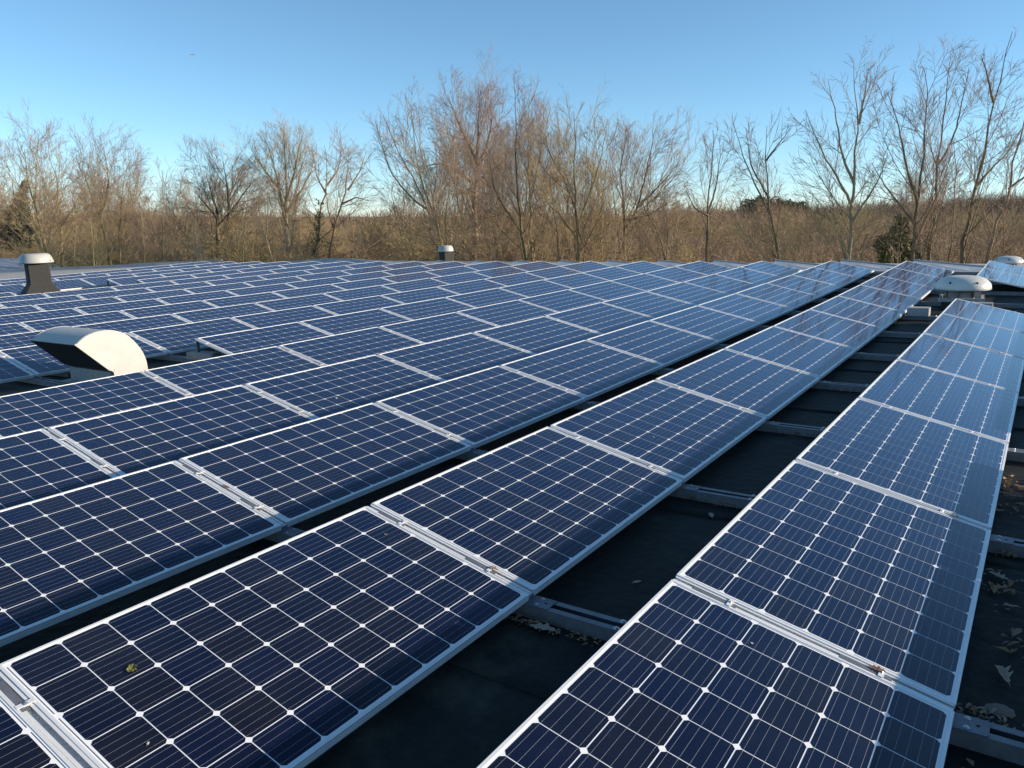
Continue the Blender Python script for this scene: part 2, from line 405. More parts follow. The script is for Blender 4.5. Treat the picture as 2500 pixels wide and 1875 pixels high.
# unseen stand-in panels added on the right to shade the rightmost row's lower edge
for y in [2.15 - LEN - i * LP for i in range(3)] + [3.12 + i * LP for i in range(8)]:
    near = y < 2.5
    p = put('solar_panel', None, M=ROOF @ panel_matrix(P - (.03 if near else 0), y, .03 if near else 0), label='unseen solar panel added beyond the right edge to shade the rightmost row', category='solar panel', group='unseen panels added to shade the rightmost row')
    put('frame', ME_frame, p); put('backsheet', ME_back, p); put('cell_field', ME_cells, p, kind='stuff')

# ------------------------------------------------------------------ mounting rails, sloped channels, clamps, brackets
def u_rail(L0, L1):
    w, fl, t, h = .046, .030, .0025, .060
    prof = [(-w, 0), (w, 0), (w, h), (w - fl, h), (w - fl, h - t), (w - t, h - t), (w - t, t), (-w + t, t), (-w + t, h - t), (-w + fl, h - t), (-w + fl, h), (-w, h)]
    return MB().extrude(prof, L0, L1)
ME_rail = u_rail(0, P - .004).mesh('base_rail', M_galv)
sp = [(-.0195, -.024), (.0195, -.024), (.0195, -.004), (.0085, -.004), (.0085, -.006), (.0175, -.006), (.0175, -.0185), (-.0175, -.0185), (-.0175, -.006), (-.0085, -.006), (-.0085, -.004), (-.0195, -.004)]
ME_chan = MB().extrude(sp, 0.004, W - .004).mesh('sloped_channel', M_alu)
mb = MB().box(-.009, .009, -.0270, .0270, .0003, .0022, c=.002); mb.box(-.008, .008, -.008, .008, -.022, .0004)
ME_clamp = mb.mesh('clamp', M_alu)
def hexbolt(h=.008, r=.0085):
    mb = MB(); mb.lathe([(0, .002), (r * 1.6, .002), (r * 1.6, 0)], 12)
    mb.lathe([(0, h), (r * .8, h), (r, h - .0015), (r, .002)], 6)
    return mb
ME_bolt = hexbolt().mesh('bolt', M_bolt)
mb = MB().box(-.012, .098, -.044, .044, .0605, .0635, c=.006); mb.box(-.012, -.009, -.032, .032, .0635, .083)
ME_bracket = mb.mesh('bracket_plate', M_galv)
mb = MB().lathe([(0, .0006), (.006, .0006), (.006, 0)], 12); ME_slot_shade = mb.mesh('slot_shade', M_black)  # flat black disc painting the dark of a hole
ME_leg = MB().box(.012, .032, -.02, .02, .060, .332 - .036).mesh('rear_leg', M_galv)
ME_insert = MB().box(-.085, .085, -.0185, .004, -.0036, -.0018).mesh('joint_strip', M_galv)
XL = W * math.cos(TILT)
supports = []
for r in range(1, 19):
    for n in range(-2, 11):
        y = Y0 + n * LP
        if (r == 1 and n == 7) or (r, n) in ((6, 1),): only_rail = True
        elif (r, n) in present or (r, n - 1) in present: only_rail = False
        else: continue
        Mr = T(rowX(r), y, ZR + zc(y))
        if not in_view(Mr, [(0, 0, .3), (XL, 0, .1), (P, 0, 0)], 60): continue
        q = project(Mr, (XL, 0, 0)); depth = q[2] if q else 1
        w2 = 'at the far end' if n == 10 else ORD[10 - n] + ' joint from the far end'
        s = put('panel_support', None, M=ROOF @ Mr, label='steel panel support of the %s, %s' % (row_name(r), w2), category='support rail', group='steel supports under the panel joints')
        put('base_rail', ME_rail, s)
        if not only_rail:
            Ms = T(0, 0, -ZR) @ Matrix.Rotation(TILT, 4, 'Y')
            put('sloped_channel', ME_chan, s, Ms)
            put('rear_leg', ME_leg, s)
            for u in (.23, .77):
                put('clamp', ME_clamp, s, Ms @ T(u * W, 0, 0))
                if depth < 16: put('bolt', ME_bolt, s, Ms @ T(u * W, 0, .0020) @ Matrix.Scale(.55, 4))
            if depth < 9: put('joint_strip', ME_insert, s, Ms @ T(.17 * W, 0, 0)); put('joint_strip', ME_insert, s, Ms @ T(.72 * W, 0, 0))
            if depth < 16:
                bp = put('bracket_plate', ME_bracket, s, T(XL, 0, 0))
                if depth < 10:
                    for yy in (-.026, .026): put('bolt', ME_bolt, bp, T(.035, yy, .0637) @ Matrix.Scale(.7, 4))
                    put('slot_shade', ME_slot_shade, bp, T(.066, 0, .0637))
        if depth < 12:
            for yy in (-.031, .031): put('bolt', ME_bolt, s, T(XL + .42, yy, .0602))

# ------------------------------------------------------------------ ballast blocks and loose bars
def block(x, y, a, L, w, h, z, label, m=M_conc, name='ballast_block'):
    mb = MB().box(-L / 2, L / 2, -w / 2, w / 2, 0, h, c=.012)
    put(name, mb.mesh(name, m), M=ROOF @ T(x, y, z) @ RZ(a), label=label, category='ballast block' if name == 'ballast_block' else 'metal bar')
zr = lambda y: ZR + zc(y)
block(-8.0, 2.43, R(8), .46, .17, .09, zr(2.4) + .062, 'pale ballast block lying on the rail behind the big white hood vent')
block(-.47, 9.33, R(2), .30, .20, .12, zr(9.3) + .0625, 'white topped block on the rail below the gap of the rightmost row', M_white)
block(.30, 10.18, R(3), .26, .16, .11, zr(10.2) + .062, 'short grey block at the right foot of the round dome vent', M_conc)
block(-.62, 9.95, R(-3), .34, .05, .03, zr(10) + .002, 'flat pale bar lying on the roof left of the dome vent', M_conc, 'loose_bar')
block(-1.15 + .0, 16.35, R(0), .55, .10, .10, -.19, 'white topped bar behind the far end of the second row', M_white, 'end_bar')
block(-9.15, 1.05, R(5), .62, .05, .03, zr(1) + .002, 'thin grey batten on the roof left of the hood vent', M_conc, 'loose_bar')

# ------------------------------------------------------------------ vents
def smooth_profile(pts, k=6):
    out = []
    for i in range(len(pts) - 1):
        p0, p1, p2, p3 = (pts[max(i - 1, 0)], pts[i], pts[i + 1], pts[min(i + 2, len(pts) - 1)])
        for j in range(k):
            t = j / k
            out.append(tuple(.5 * ((2 * p1[a]) + (-p0[a] + p2[a]) * t + (2 * p0[a] - 5 * p1[a] + 4 * p2[a] - p3[a]) * t * t + (-p0[a] + 3 * p1[a] - 3 * p2[a] + p3[a]) * t ** 3) for a in (0, 1)))
    out.append(pts[-1]); return out
# hood vent: half-round cowl, mouth to the camera's left
xf, xn = -8.46, -7.50
hood = put('hood_vent', None, M=ROOF @ T(0, 0, 0), label='big white half round cowl vent with black mouth at the left side of the roof', category='roof vent')
arc = smooth_profile([(.571, .245), (.627, .286), (.70, .324), (.80, .349), (.90, .355), (.99, .345), (1.08, .313), (1.16, .265), (1.255, .150), (1.31, .05), (1.338, -.05), (1.345, -.16), (1.345, -.26)], 4)
mb = MB(); o = 0; n = len(arc)
for x in (xf, xn):
    for y_, z_ in arc: mb.v.append(Vector((x, y_, z_)))
for i in range(n - 1): mb.f.append([i, i + 1, n + i + 1, n + i])
put('curved_cover', mb.mesh('curved_cover', M_white, True), hood)
for sx in (xf + .006, xn - .012):              # raised seams over the cowl
    sm = MB()
    for xx_ in (sx - .007, sx + .007):
        for y_, z_ in arc: sm.v.append(Vector((xx_, y_ * 1.0, z_ + .004)))
        for y_, z_ in arc: sm.v.append(Vector((xx_, y_, z_ - .002)))
    sm.f = [[i, i + 1, 2 * n + i + 1, 2 * n + i] for i in range(n - 1)] + [[i, n + i, n + i + 1, i + 1] for i in range(n - 1)] + [[2 * n + i, 2 * n + i + 1, 3 * n + i + 1, 3 * n + i] for i in range(n - 1)]
    put('seam', sm.mesh('seam', M_white, True), hood)
lip = [(.894, -.085), (.94, -.12), (.945, -.26)]
for x, nm in ((xf - .003, 'far_cheek'), (xn + .003, 'near_cheek')):
    poly = arc + [(lip[2][0], lip[2][1]), (lip[1][0], lip[1][1]), (lip[0][0], lip[0][1])]
    m_ = MB(); k = len(poly)
    for dx in (0, .006): m_.v += [Vector((x + dx, a, b_)) for a, b_ in poly]
    m_.f = [list(range(k)), [k + i for i in reversed(range(k))]] + [[i, (i + 1) % k, k + (i + 1) % k, k + i] for i in range(k)]
    put('side_cheek', m_.mesh('side_cheek', M_white), hood)
# rim of the mouth and a black sheet standing in for the shade inside
d = Vector((0, .894 - .571, -.085 - .245)); Lm = d.length; ang = math.atan2(d.z, d.y)
Mm = T(0, .571, .245) @ Matrix.Rotation(ang, 4, 'X')
mb = MB().box(xf, xn, 0, Lm, -.012, -.008, Mm)
shade_ob = put('mouth_shade', mb.mesh('mouth_shade', M_black), hood)
mb = MB(); mb.box(xf - .006, xn + .009, -.010, .006, -.006, .012, Mm); mb.box(xf - .006, xn + .009, Lm - .012, Lm + .012, -.006, .008, Mm)
mb.box(xn - .004, xn + .012, .006, Lm - .012, -.006, .010, Mm); mb.box(xf - .008, xf + .004, .006, Lm - .012, -.006, .010, Mm)
put('mouth_rim', mb.mesh('mouth_rim', M_white), hood)
mb = MB().box(xf + .05, xn - .05, .96, 1.325, ZR, -.255, c=.01); mb.box(xf + .03, xn - .03, .925, .958, ZR, -.12)
put('duct_curb', mb.mesh('duct_curb', M_conc), hood)
mb = MB().box(xf - .14, xn + .16, .72, 1.62, ZR + .004, ZR + .035, c=.03); put('base_flange', mb.mesh('base_flange', M_conc), hood)
for (a, b_) in ((.955, -.105), (1.0, -.22), (.63, .235), (.80, .31), (1.0, .30), (1.15, .22), (1.28, .02)):
    put('screw', hexbolt(.005, .006).mesh('screw', M_bolt), hood, T(xn + .010, a, b_) @ Matrix.Rotation(R(90), 4, 'Y'))

# square flared stacks with round caps
def stack(x, y, zb, s, neck_w, neck_h, flare_h, flare_w, cap_r, cap_h, a, label):
    t = put('flue_stack', None, M=ROOF @ T(x, y, zb) @ RZ(a), label=label, category='flue stack')
    def ring(w, z, c): return [(w - c, -w, z), (w, -w + c, z), (w, w - c, z), (w - c, w, z), (-w + c, w, z), (-w, w - c, z), (-w, -w + c, z), (-w + c, -w, z)]
    c = .03 * s; w = neck_w / 2
    rings = [ring(flare_w / 2, 0, c), ring(flare_w / 2 * .985, .03, c), ring(flare_w / 2 * .72 + w * .28, flare_h * .45, c), ring(w * 1.10, flare_h * .9, c), ring(w * 1.03, flare_h, c), ring(w * 1.035, flare_h + .02, c), ring(w * 1.0, flare_h + .05, c), ring(w * .97, flare_h + neck_h, c)]
    v = [p for r_ in rings for p in r_]; f = [[8 * k + i, 8 * k + (i + 1) % 8, 8 * k + 8 + (i + 1) % 8, 8 * k + 8 + i] for k in range(len(rings) - 1) for i in range(8)]
    f.append([8 * (len(rings) - 1) + i for i in range(8)])
    put('felt_shaft', mesh('felt_shaft', v, f, M_felt), t)
    h = flare_h + neck_h
    mb = MB().lathe([(w * .9, h - .03), (cap_r * .98, h - .012), (cap_r, h), (cap_r * .99, h + .02), (cap_r * .93, h + cap_h * .45), (cap_r * .84, h + cap_h * .78), (cap_r * .70, h + cap_h * .96), (cap_r * .5, h + cap_h), (0, h + cap_h * 1.02)], 40)
    put('cap', mb.mesh('cap', M_white, True), t)
    for k in range(4):
        aa = R(45 + 90 * k)
        put('screw', hexbolt(.01, .012).mesh('screw', M_bolt), t, T(cap_r * .985 * math.cos(aa), cap_r * .985 * math.sin(aa), h + .04) @ RZ(aa) @ Matrix.Rotation(R(90), 4, 'Y'))
    return t
stack(-22.35, 7.2, ZR + .01, 1, .56, .58, .40, .98, .44, .25, R(-17), 'grey felt clad stack with flared foot and white cap at the far left')
stack(-16.9, 18.6, ZR - .05, 1, .40, .52, .14, .5, .285, .20, R(-20), 'dark square stack with white cap behind the far ends of the rows')

def dome_vent(x, y, zrim, rad, ht, zroof, a, label, full):
    t = put('dome_vent', None, M=ROOF @ T(x, y, zrim) @ RZ(a), label=label, category='dome vent')
    prof = smooth_profile([(rad * .80, -.034), (rad * .96, -.040), (rad * .995, -.020), (rad, .004), (rad * .965, ht * .30), (rad * .87, ht * .56), (rad * .70, ht * .80), (rad * .45, ht * .95), (0.0, ht)], 4)
    put('cover', MB().lathe(prof, 56).mesh('cover', M_dome, True), t)
    put('rim', MB().lathe([(rad * .99, -.022), (rad * 1.012, -.026), (rad * 1.012, -.034), (rad * .95, -.038)], 56).mesh('rim', M_galv, True), t)
    for k in range(6):
        aa = R(-125 + 60 * k)
        put('screw', hexbolt(.012, .012).mesh('screw', M_black), t, T(rad * .91 * math.cos(aa), rad * .91 * math.sin(aa), ht * .48) @ RZ(aa) @ Matrix.Rotation(R(55), 4, 'Y'))
    dz = zroof - zrim
    for k in range(4):
        aa = R(45 + 90 * k + 20)
        put('post', MB().box(-.018, .018, -.018, .018, -.16, -.03).mesh('post', M_galv), t, T(rad * .55 * math.cos(aa), rad * .55 * math.sin(aa), 0))
    put('duct', MB().lathe([(rad * .42, -.07), (rad * .44, -.07), (rad * .44, dz)], 28).mesh('duct', M_conc, True), t)
    if full:
        hw, w2 = .31, .035
        mb = MB()
        mb.box(-hw - .02, hw + .02, -hw, -hw + w2, -.215, -.155); mb.box(-hw - .02, hw + .02, hw - w2, hw, -.215, -.155)
        mb.box(-hw, -hw + w2, -hw + w2, hw - w2, -.213, -.157); mb.box(hw - w2, hw, -hw + w2, hw - w2, -.213, -.157)
        put('curb_frame', mb.mesh('curb_frame', M_conc), t, RZ(R(-8)))
        mb = MB().box(-.28, .28, -.28, .28, dz, -.217, c=.02); put('upstand', mb.mesh('upstand', M_felt), t, RZ(R(-8)))
        mb = MB().box(-.10, .0, -.06, .06, -.155, -.06); put('motor_box', mb.mesh('motor_box', M_grey), t, T(.25, -.12, 0))
    return t
dome_vent(-.06, 11.0, .012, .41, .185, zr(11), R(12), 'white round dome vent in the gap of the rightmost row', True)
dome_vent(.16, 21.0, -.27, .345, .15, zt - .2, R(40), 'smaller white dome vent beyond the far end of the rightmost row', False)

# ------------------------------------------------------------------ leaves and litter
def oak_leaf(L, w, seed, curl=.25):
    rg = random.Random(seed); n = 26; left = []; right = []
    def half(side, lst):
        for i in range(n + 1):
            t = i / n
            env = math.sin(math.pi * min(1, t ** .8)) * (0.55 + .45 * t) * 1.15
            lobe = .72 + .28 * math.sin(t * 3.6 * 2 * math.pi + rg.random() * .6 + (0.5 if side > 0 else 0))
            wd = w / 2 * env * lobe + .00215
            lst.append((t * L, side * wd))
    half(1, left); half(-1, right)
    v = []; f = []
    def z(x, y): return .004 + curl * (y * y) / w + .10 * L * math.sin(x / L * 3 + seed) ** 2 * .4
    for (a, b_) in zip(left, right):
        for p in (a, (a[0], 0.0), b_): v.append((p[0], p[1], z(*p)))
    for i in range(n):
        for k in range(2): f.append([3 * i + k, 3 * i + 1 + k, 3 * i + 4 + k, 3 * i + 3 + k])
    o = len(v)
    v += [(-.02 * L / .1, -.0008, .003), (-.02 * L / .1, .0008, .003), (0, .0012, .005), (0, -.0012, .005)]; f.append([o, o + 3, o + 2, o + 1])
    return mesh('oak_leaf', v, f, M_dryleaf, False)
def leaf(x, y, z, a, L, seed, label, m=None, M=None, curl=.25):
    me = oak_leaf(L, L * .55, seed, curl)
    if m: me.materials[0] = m
    put('oak_leaf', me, M=ROOF @ (M if M is not None else T(x, y, z) @ RZ(a)), label=label, category='leaf', group='dry oak leaves blown onto the roof')
def gl(x, y): return ZR + zc(y)
leaf(-.60, -1.150, gl(0, -1.1) + .012, R(6), .125, 3, 'large pale lobed oak leaf on the dark roof beside the rail', M_paleleaf)
leaf(-.40, -.563, gl(0, -.56) + .006, R(60), .045, 4, 'small pale leaf scrap alone on the roof between the two right rows', M_paleleaf)
leaf(-.37, .404, gl(0, .4) + .006, R(120), .07, 5, 'curled pale leaf on the roof close to the rightmost row', M_paleleaf, curl=1.2)
leaf(1.10, -.62, gl(0, -.6) + .012, R(110), .11, 6, 'curled grey brown leaf near the right edge of the photo', M_paleleaf, curl=2.2)
leaf(.985, 1.52, gl(0, 1.5) + .02, R(20), .13, 7, 'reddish oak leaf in the sunlit patch by the rightmost row', M_redleaf)
leaf(1.03, 1.72, gl(0, 1.7) + .03, R(-25), .14, 8, 'reddish leaf farther up the sunlit litter patch at the right edge', M_redleaf)
leaf(1.00, 1.28, gl(0, 1.3) + .012, R(200), .11, 9, 'small brown oak leaf below the sunlit litter patch')
leaf(1.06, .30, gl(0, .3) + .016, R(150), .09, 21, 'brown lobed leaf in the shade at the right edge above the second rail', M_paleleaf, curl=.8)
leaf(1.00, .16, gl(0, .2) + .016, R(40), .08, 22, 'dull curled leaf beside the low frame of the rightmost row', M_dryleaf, curl=1.0)
leaf(1.10, -.25, gl(0, -.2) + .014, R(75), .08, 23, 'dark brown leaf half way between the two nearest right rails', M_dryleaf, curl=1.4)
def on_panel(r, y, u, up=.001, a=0): return T(rowX(r), y, zc(y)) @ Matrix.Rotation(TILT, 4, 'Y') @ T(u, 0, up) @ RZ(a)
leaf(0, 0, 0, 0, .055, 11, 'rust coloured leaf caught in the panel joint of the third row', M_redleaf, on_panel(3, Y0 + .004, .44, -.003, R(8)))
leaf(0, 0, 0, 0, .055, 12, 'rusty leaf lying in the nearest joint of the rightmost row', M_redleaf, on_panel(1, Y0 + .004, .72, -.002, R(10)))
leaf(0, 0, 0, 0, .05, 13, 'grey leaf clump in the second joint of the rightmost row', M_paleleaf, on_panel(1, Y0 + LP, .80, .002, R(-30)), curl=1)
leaf(0, 0, 0, 0, .045, 14, 'brown leaf in the joint between the two nearest panels of the second row', M_dryleaf, on_panel(2, Y0 + .004, .75, -.002, R(10)), curl=1)
# moss tuft and dirt spots on the glass
def tuft(r_, n_):
    v = []; f = []
    for i in range(n_):
        a = random.uniform(0, 6.28); l = random.uniform(.3, 1) * r_; h = random.uniform(.05, .35) * r_; b_ = a + random.uniform(.2, .7)
        o = len(v); k = random.uniform(0, .4) * r_
        v += [(k * math.cos(a), k * math.sin(a), .001), (l * math.cos(a), l * math.sin(a), h), (l * .8 * math.cos(b_), l * .8 * math.sin(b_), h * .5)]
        f.append([o, o + 1, o + 2])
    return v, f
v, f = tuft(.020, 110)
put('moss_tuft', mesh('moss_tuft', v, f, M_moss), M=ROOF @ on_panel(2, -2.457, .30), label='small green moss tuft lying on the nearest left panel', category='moss')
v, f = tuft(.011, 30)
put('moss_tuft', mesh('moss_tuft', v, f, M_moss), M=ROOF @ on_panel(2, -1.177, .255), label='tiny moss crumb on the near panel of the second row', category='moss')
M_drop = mat('dropping_white', (.5, .5, .46), .9, noise=.3, scale=60, coords='Generated')
def splat(r_, y, u, rad, label):
    v = [(0, 0, .0012)]; n = 15
    for i in range(n):
        a = 2 * math.pi * i / n; q = rad * random.uniform(.45, 1.15)
        v.append((q * 1.5 * math.cos(a), q * math.sin(a), .0003))
    f = [[0, 1 + i, 1 + (i + 1) % n] for i in range(n)]
    o = len(v)
    for k in range(4):
        a = random.uniform(0, 6.28); q = rad * random.uniform(1.6, 3); cx, cy = q * math.cos(a), q * math.sin(a); w_ = rad * random.uniform(.1, .25); b_ = len(v)
        v += [(cx - w_, cy, .0005), (cx, cy - w_, .0005), (cx + w_, cy, .0005), (cx, cy + w_, .0005)]; f.append([b_, b_ + 1, b_ + 2, b_ + 3])
    put('bird_dropping', mesh('bird_dropping', v, f, M_drop), M=ROOF @ on_panel(r_, y, u, .0005, random.uniform(0, 3)), label=label, category='bird dropping')
splat(4, 1.166, .70, .013, 'faint whitish smear on a panel in the fourth row from the right')
splat(2, 1.17, .566, .006, 'small white dropping amid the second panel of the second row')
splat(2, -.056, .86, .005, 'tiny white speck near the low edge of a near second row panel')
splat(1, -1.219, .37, .005, 'small grey speck on the nearest panel of the rightmost row')
splat(2, -2.60, .62, .005, 'tiny pale speck on the nearest left panel below the moss')
# litter heaps: broken leaves and twigs
def litter(regions, name, label, m, group=None):
    v = []; f = []
    for (x, y, sx, sy, cnt, size, a) in regions:
        for i in range(cnt):
            u, w_ = random.gauss(0, 1), random.gauss(0, 1)
            px, py = x + math.cos(a) * u * sx - math.sin(a) * w_ * sy, y + math.sin(a) * u * sx + math.cos(a) * w_ * sy
            s = size * random.uniform(.2, 1.0) ** 1.0 * 1.15; th = random.uniform(0, 6.28); pz = zr(py) + random.uniform(.003, .014)
            tilt = random.uniform(-.6, .6); o = len(v)
            rr = [(1, 0), (.35, .42), (-.3, .28), (-1, .05), (-.2, -.34), (.45, -.26)]
            for k, (a_, b_) in enumerate(rr):
                a_ *= random.uniform(.6, 1.1); b_ *= random.uniform(.5, 1.2)
                v.append((px + s * (a_ * math.cos(th) - b_ * math.sin(th)), py + s * (a_ * math.sin(th) + b_ * math.cos(th)), pz + s * (abs(b_) * .8 + tilt * a_ * .5 + .3)))
            f += [[o, o + 1, o + 2], [o, o + 2, o + 3], [o, o + 3, o + 4], [o, o + 4, o + 5]]
    put(name, mesh(name, v, f, m), M=ROOF, label=label, category='leaf litter', kind='stuff')
litter([(-.55, -1.13, .17, .016, 60, .018, .0), (-.68, -1.12, .07, .02, 16, .026, 0), (-.30, -1.12, .08, .02, 16, .02, 0), (-.55, .64, .10, .015, 20, .022, 0), (-.36, .62, .06, .02, 16, .026, 0), (-.41, 2.37, .12, .02, 30, .028, 0), (-.35, 4.05, .10, .02, 12, .028, 0),
        (1.05, .18, .10, .04, 30, .035, .1), (1.08, 1.35, .10, .10, 44, .034, .2), (1.05, 1.78, .08, .08, 34, .036, .2), (1.05, -.86, .10, .02, 40, .02, 0), (1.10, -.32, .08, .05, 22, .034, 0), (1.06, .62, .08, .03, 24, .026, 0), (1.12, -1.25, .10, .05, 20, .03, 0)],
       'dry_leaf_litter', 'broken brown leaves and twigs drifted along the rails on the roof', M_dryleaf)
litter([(1.08, -.87, .08, .02, 34, .018, 0), (1.0, -.93, .05, .015, 14, .016, 0), (1.08, .02, .06, .02, 12, .022, .3), (1.05, .34, .08, .03, 16, .022, 0), (-.60, -1.125, .14, .012, 14, .014, 0)],
       'pale_leaf_litter', 'pale weathered leaf crumbs on the roof by the right edge', M_paleleaf)
# round pale lichen patch by the nearest right rail
v = [(0, 0, .003)] + [(.045 * random.uniform(.85, 1.12) * math.cos(i * .314), .04 * random.uniform(.85, 1.12) * math.sin(i * .314), .001) for i in range(20)]
put('lichen_patch', mesh('lichen_patch', v, [[0, 1 + i, 1 + (i + 1) % 20] for i in range(20)], mat('lichen', (.24, .20, .17), .95, col2=(.16, .14, .12), scale=50)), M=ROOF @ T(1.085, -.80, gl(0, -.8) + .003), label='round pale pinkish patch on the roof by the nearest right rail', category='lichen')

# ------------------------------------------------------------------ neighbouring white roof, far left
nb = put('white_roofed_shed', None, M=Matrix.Identity(4), label='low shed with a curved white roof beyond the far left roof edge', category='shed')
a0, a1, a2, a3 = img(-420, 628, 50), img(60, 630, 49), img(200, 660, 47), img(-420, 690, 42)
mb = MB(); ns = 14
for k in range(ns + 1):
    t = k / ns
    for j in range(9):
        u = j / 8
        p = img(-420 + 640 * t, 0, 1)
        top = a0.lerp(a1, min(1, t * 1.3)) if t < .77 else a1.lerp(a2, (t - .77) / .23)
        bot = a3.lerp(a2 + Vector((-1, -6, -.4)), t)
        q = top.lerp(bot, u); q.z = top.z + (bot.z - top.z) * (u ** 1.6)
        mb.v.append(q)
for k in range(ns):
    for j in range(8): mb.f.append([k * 9 + j, k * 9 + j + 1, (k + 1) * 9 + j + 1, (k + 1) * 9 + j])
put('roof', mb.mesh('roof', M_whiteroof, True), nb)
mb = MB()
lo = [mb_v for mb_v in [a3, a2 + Vector((-1, -6, -.4)), a2, a1, a0]]
o = 0
for q in lo: mb.v += [q.copy() - Vector((0, 0, .05)), Vector((q.x, q.y, 0))]
for i in range(5): j = (i + 1) % 5; mb.f.append([2 * i, 2 * i + 1, 2 * j + 1, 2 * j])
put('wall', mb.mesh('wall', M_brick), nb)

# ------------------------------------------------------------------ bare winter trees
def bark(name, c1, c2, sc_):
    return mat(name, c1, 0.9, col2=c2, scale=sc_, bump=0.4, bscale=14, dist=0.03)
M_barkA = bark('bark_olive', (0.34, 0.28, 0.13), (0.23, 0.185, 0.095), 1.2)
M_barkB = bark('bark_grey', (0.36, 0.31, 0.21), (0.25, 0.21, 0.13), 1.0)
M_barkC = bark('bark_dark', (0.10, 0.08, 0.055), (0.21, 0.17, 0.095), 1.0)
M_barkD = bark('bark_reddish', (0.36, 0.24, 0.15), (0.24, 0.165, 0.10), 1.0)
M_twigA = mat('twig_olive', (0.43, 0.33, 0.16), 0.9, col2=(0.33, 0.24, 0.12), scale=.5)
M_twigB = mat('twig_mauve', (0.36, 0.25, 0.185), 0.9, col2=(0.29, 0.20, 0.14), scale=.4)
M_twigC = mat('twig_dark', (0.22, 0.155, 0.11), 0.9, col2=(0.29, 0.21, 0.12), scale=.4)
M_twigD = mat('twig_russet', (0.40, 0.25, 0.15), 0.9, col2=(0.31, 0.21, 0.13), scale=.4)

def tubes(P_, Rr, sides):
    """P_ (N,k,3) polylines, Rr (N,k) radii -> vertices, quads"""
    N, k, _ = P_.shape
    Tn = np.gradient(P_, axis=1); Tn /= np.linalg.norm(Tn, axis=2, keepdims=True) + 1e-9
    ref = np.where(np.abs(Tn[:, :1, 2:3]) > .9, np.array([[[1., 0, 0]]]), np.array([[[0, 0, 1.]]]))
    A = np.cross(Tn, np.broadcast_to(ref, Tn.shape)); A /= np.linalg.norm(A, axis=2, keepdims=True) + 1e-9
    B = np.cross(Tn, A)
    an = np.arange(sides) * 2 * np.pi / sides
    V = P_[:, :, None, :] + Rr[:, :, None, None] * (np.cos(an)[None, None, :, None] * A[:, :, None, :] + np.sin(an)[None, None, :, None] * B[:, :, None, :])
    V = V.reshape(-1, 3)
    base = (np.arange(N) * k * sides)[:, None, None] + (np.arange(k - 1) * sides)[None, :, None] + np.arange(sides)[None, None, :]
    nxt = (np.arange(N) * k * sides)[:, None, None] + (np.arange(k - 1) * sides)[None, :, None] + ((np.arange(sides) + 1) % sides)[None, None, :]
    Fq = np.stack([base, nxt, nxt + sides, base + sides], -1).reshape(-1, 4)
    return V, Fq
def np_mesh(name, parts, mats):
    """parts: list of (V, quads, material index)"""
    nv = 0; Vs = []; Fs = []; Mi = []
    for V, Fq, mi in parts:
        Vs.append(V); Fs.append(Fq + nv); nv += len(V); Mi.append(np.full(len(Fq), mi))
    V = np.concatenate(Vs); Fq = np.concatenate(Fs); Mi = np.concatenate(Mi)
    me = bpy.data.meshes.new(name)
    me.vertices.add(len(V)); me.vertices.foreach_set('co', V.astype(np.float32).ravel())
    me.loops.add(Fq.size); me.loops.foreach_set('vertex_index', Fq.astype(np.int32).ravel())
    me.polygons.add(len(Fq)); me.polygons.foreach_set('loop_start', np.arange(0, Fq.size, 4, dtype=np.int32))
    me.polygons.foreach_set('loop_total', np.full(len(Fq), 4, dtype=np.int32))
    for m in mats: me.materials.append(m)
    me.polygons.foreach_set('material_index', Mi.astype(np.int32)); me.polygons.foreach_set('use_smooth', np.ones(len(Fq), bool))
    me.update(calc_edges=True)
    return me
def children(par, rad, per, t0, t1, ang, ang_j, ln, up, wander, k, r_ratio, taper=.35, len_fall=.45, ref=0.0):
    """grow `per` child branches on each parent polyline, all at once"""
    N, kp, _ = par.shape
    n = N * per
    idx = np.repeat(np.arange(N), per)
    t = t0 + (t1 - t0) * (np.tile(np.arange(per), N) + rng.random(n)) / per
    t = np.clip(t, 0, .999)
    s = t * (kp - 1); i = s.astype(int); fr = (s - i)[:, None]
    p0 = par[idx, i] * (1 - fr) + par[idx, i + 1] * fr
    r0 = rad[idx, i] * (1 - fr[:, 0]) + rad[idx, i + 1] * fr[:, 0]
    d = par[idx, i + 1] - par[idx, i]; d /= np.linalg.norm(d, axis=1, keepdims=True) + 1e-9
    rnd = rng.normal(size=(n, 3)); perp = rnd - (rnd * d).sum(1, keepdims=True) * d; perp /= np.linalg.norm(perp, axis=1, keepdims=True) + 1e-9
    a = np.radians(ang + rng.normal(size=n) * ang_j)[:, None]
    d = d * np.cos(a) + perp * np.sin(a)
    plen = np.linalg.norm(np.diff(par, axis=1), axis=2).sum(1)[idx]
    L = ln * (plen if ln < 1.5 and ln > 0 else 1) * (1 - len_fall * t) * rng.uniform(.65, 1.3, n)
    if ln < 0: L = -ln * (1 - len_fall * t) * rng.uniform(.65, 1.3, n)
    Pn = np.zeros((n, k, 3)); Pn[:, 0] = p0
    st = (L / (k - 1))[:, None]
    for j in range(1, k):
        Pn[:, j] = Pn[:, j - 1] + d * st
        d = d + np.array([0, 0, up]) + rng.normal(size=(n, 3)) * wander; d /= np.linalg.norm(d, axis=1, keepdims=True)
    Rn = (np.minimum(r0, r0 * r_ratio))[:, None] * (1 - (1 - taper) * np.linspace(0, 1, k))[None, :]
    if ref:
        keep = rng.random(n) < np.maximum(.12, plen / ref)
        if keep.sum() < 2: keep[:2] = True
        Pn, Rn = Pn[keep], Rn[keep]
    return Pn, Rn
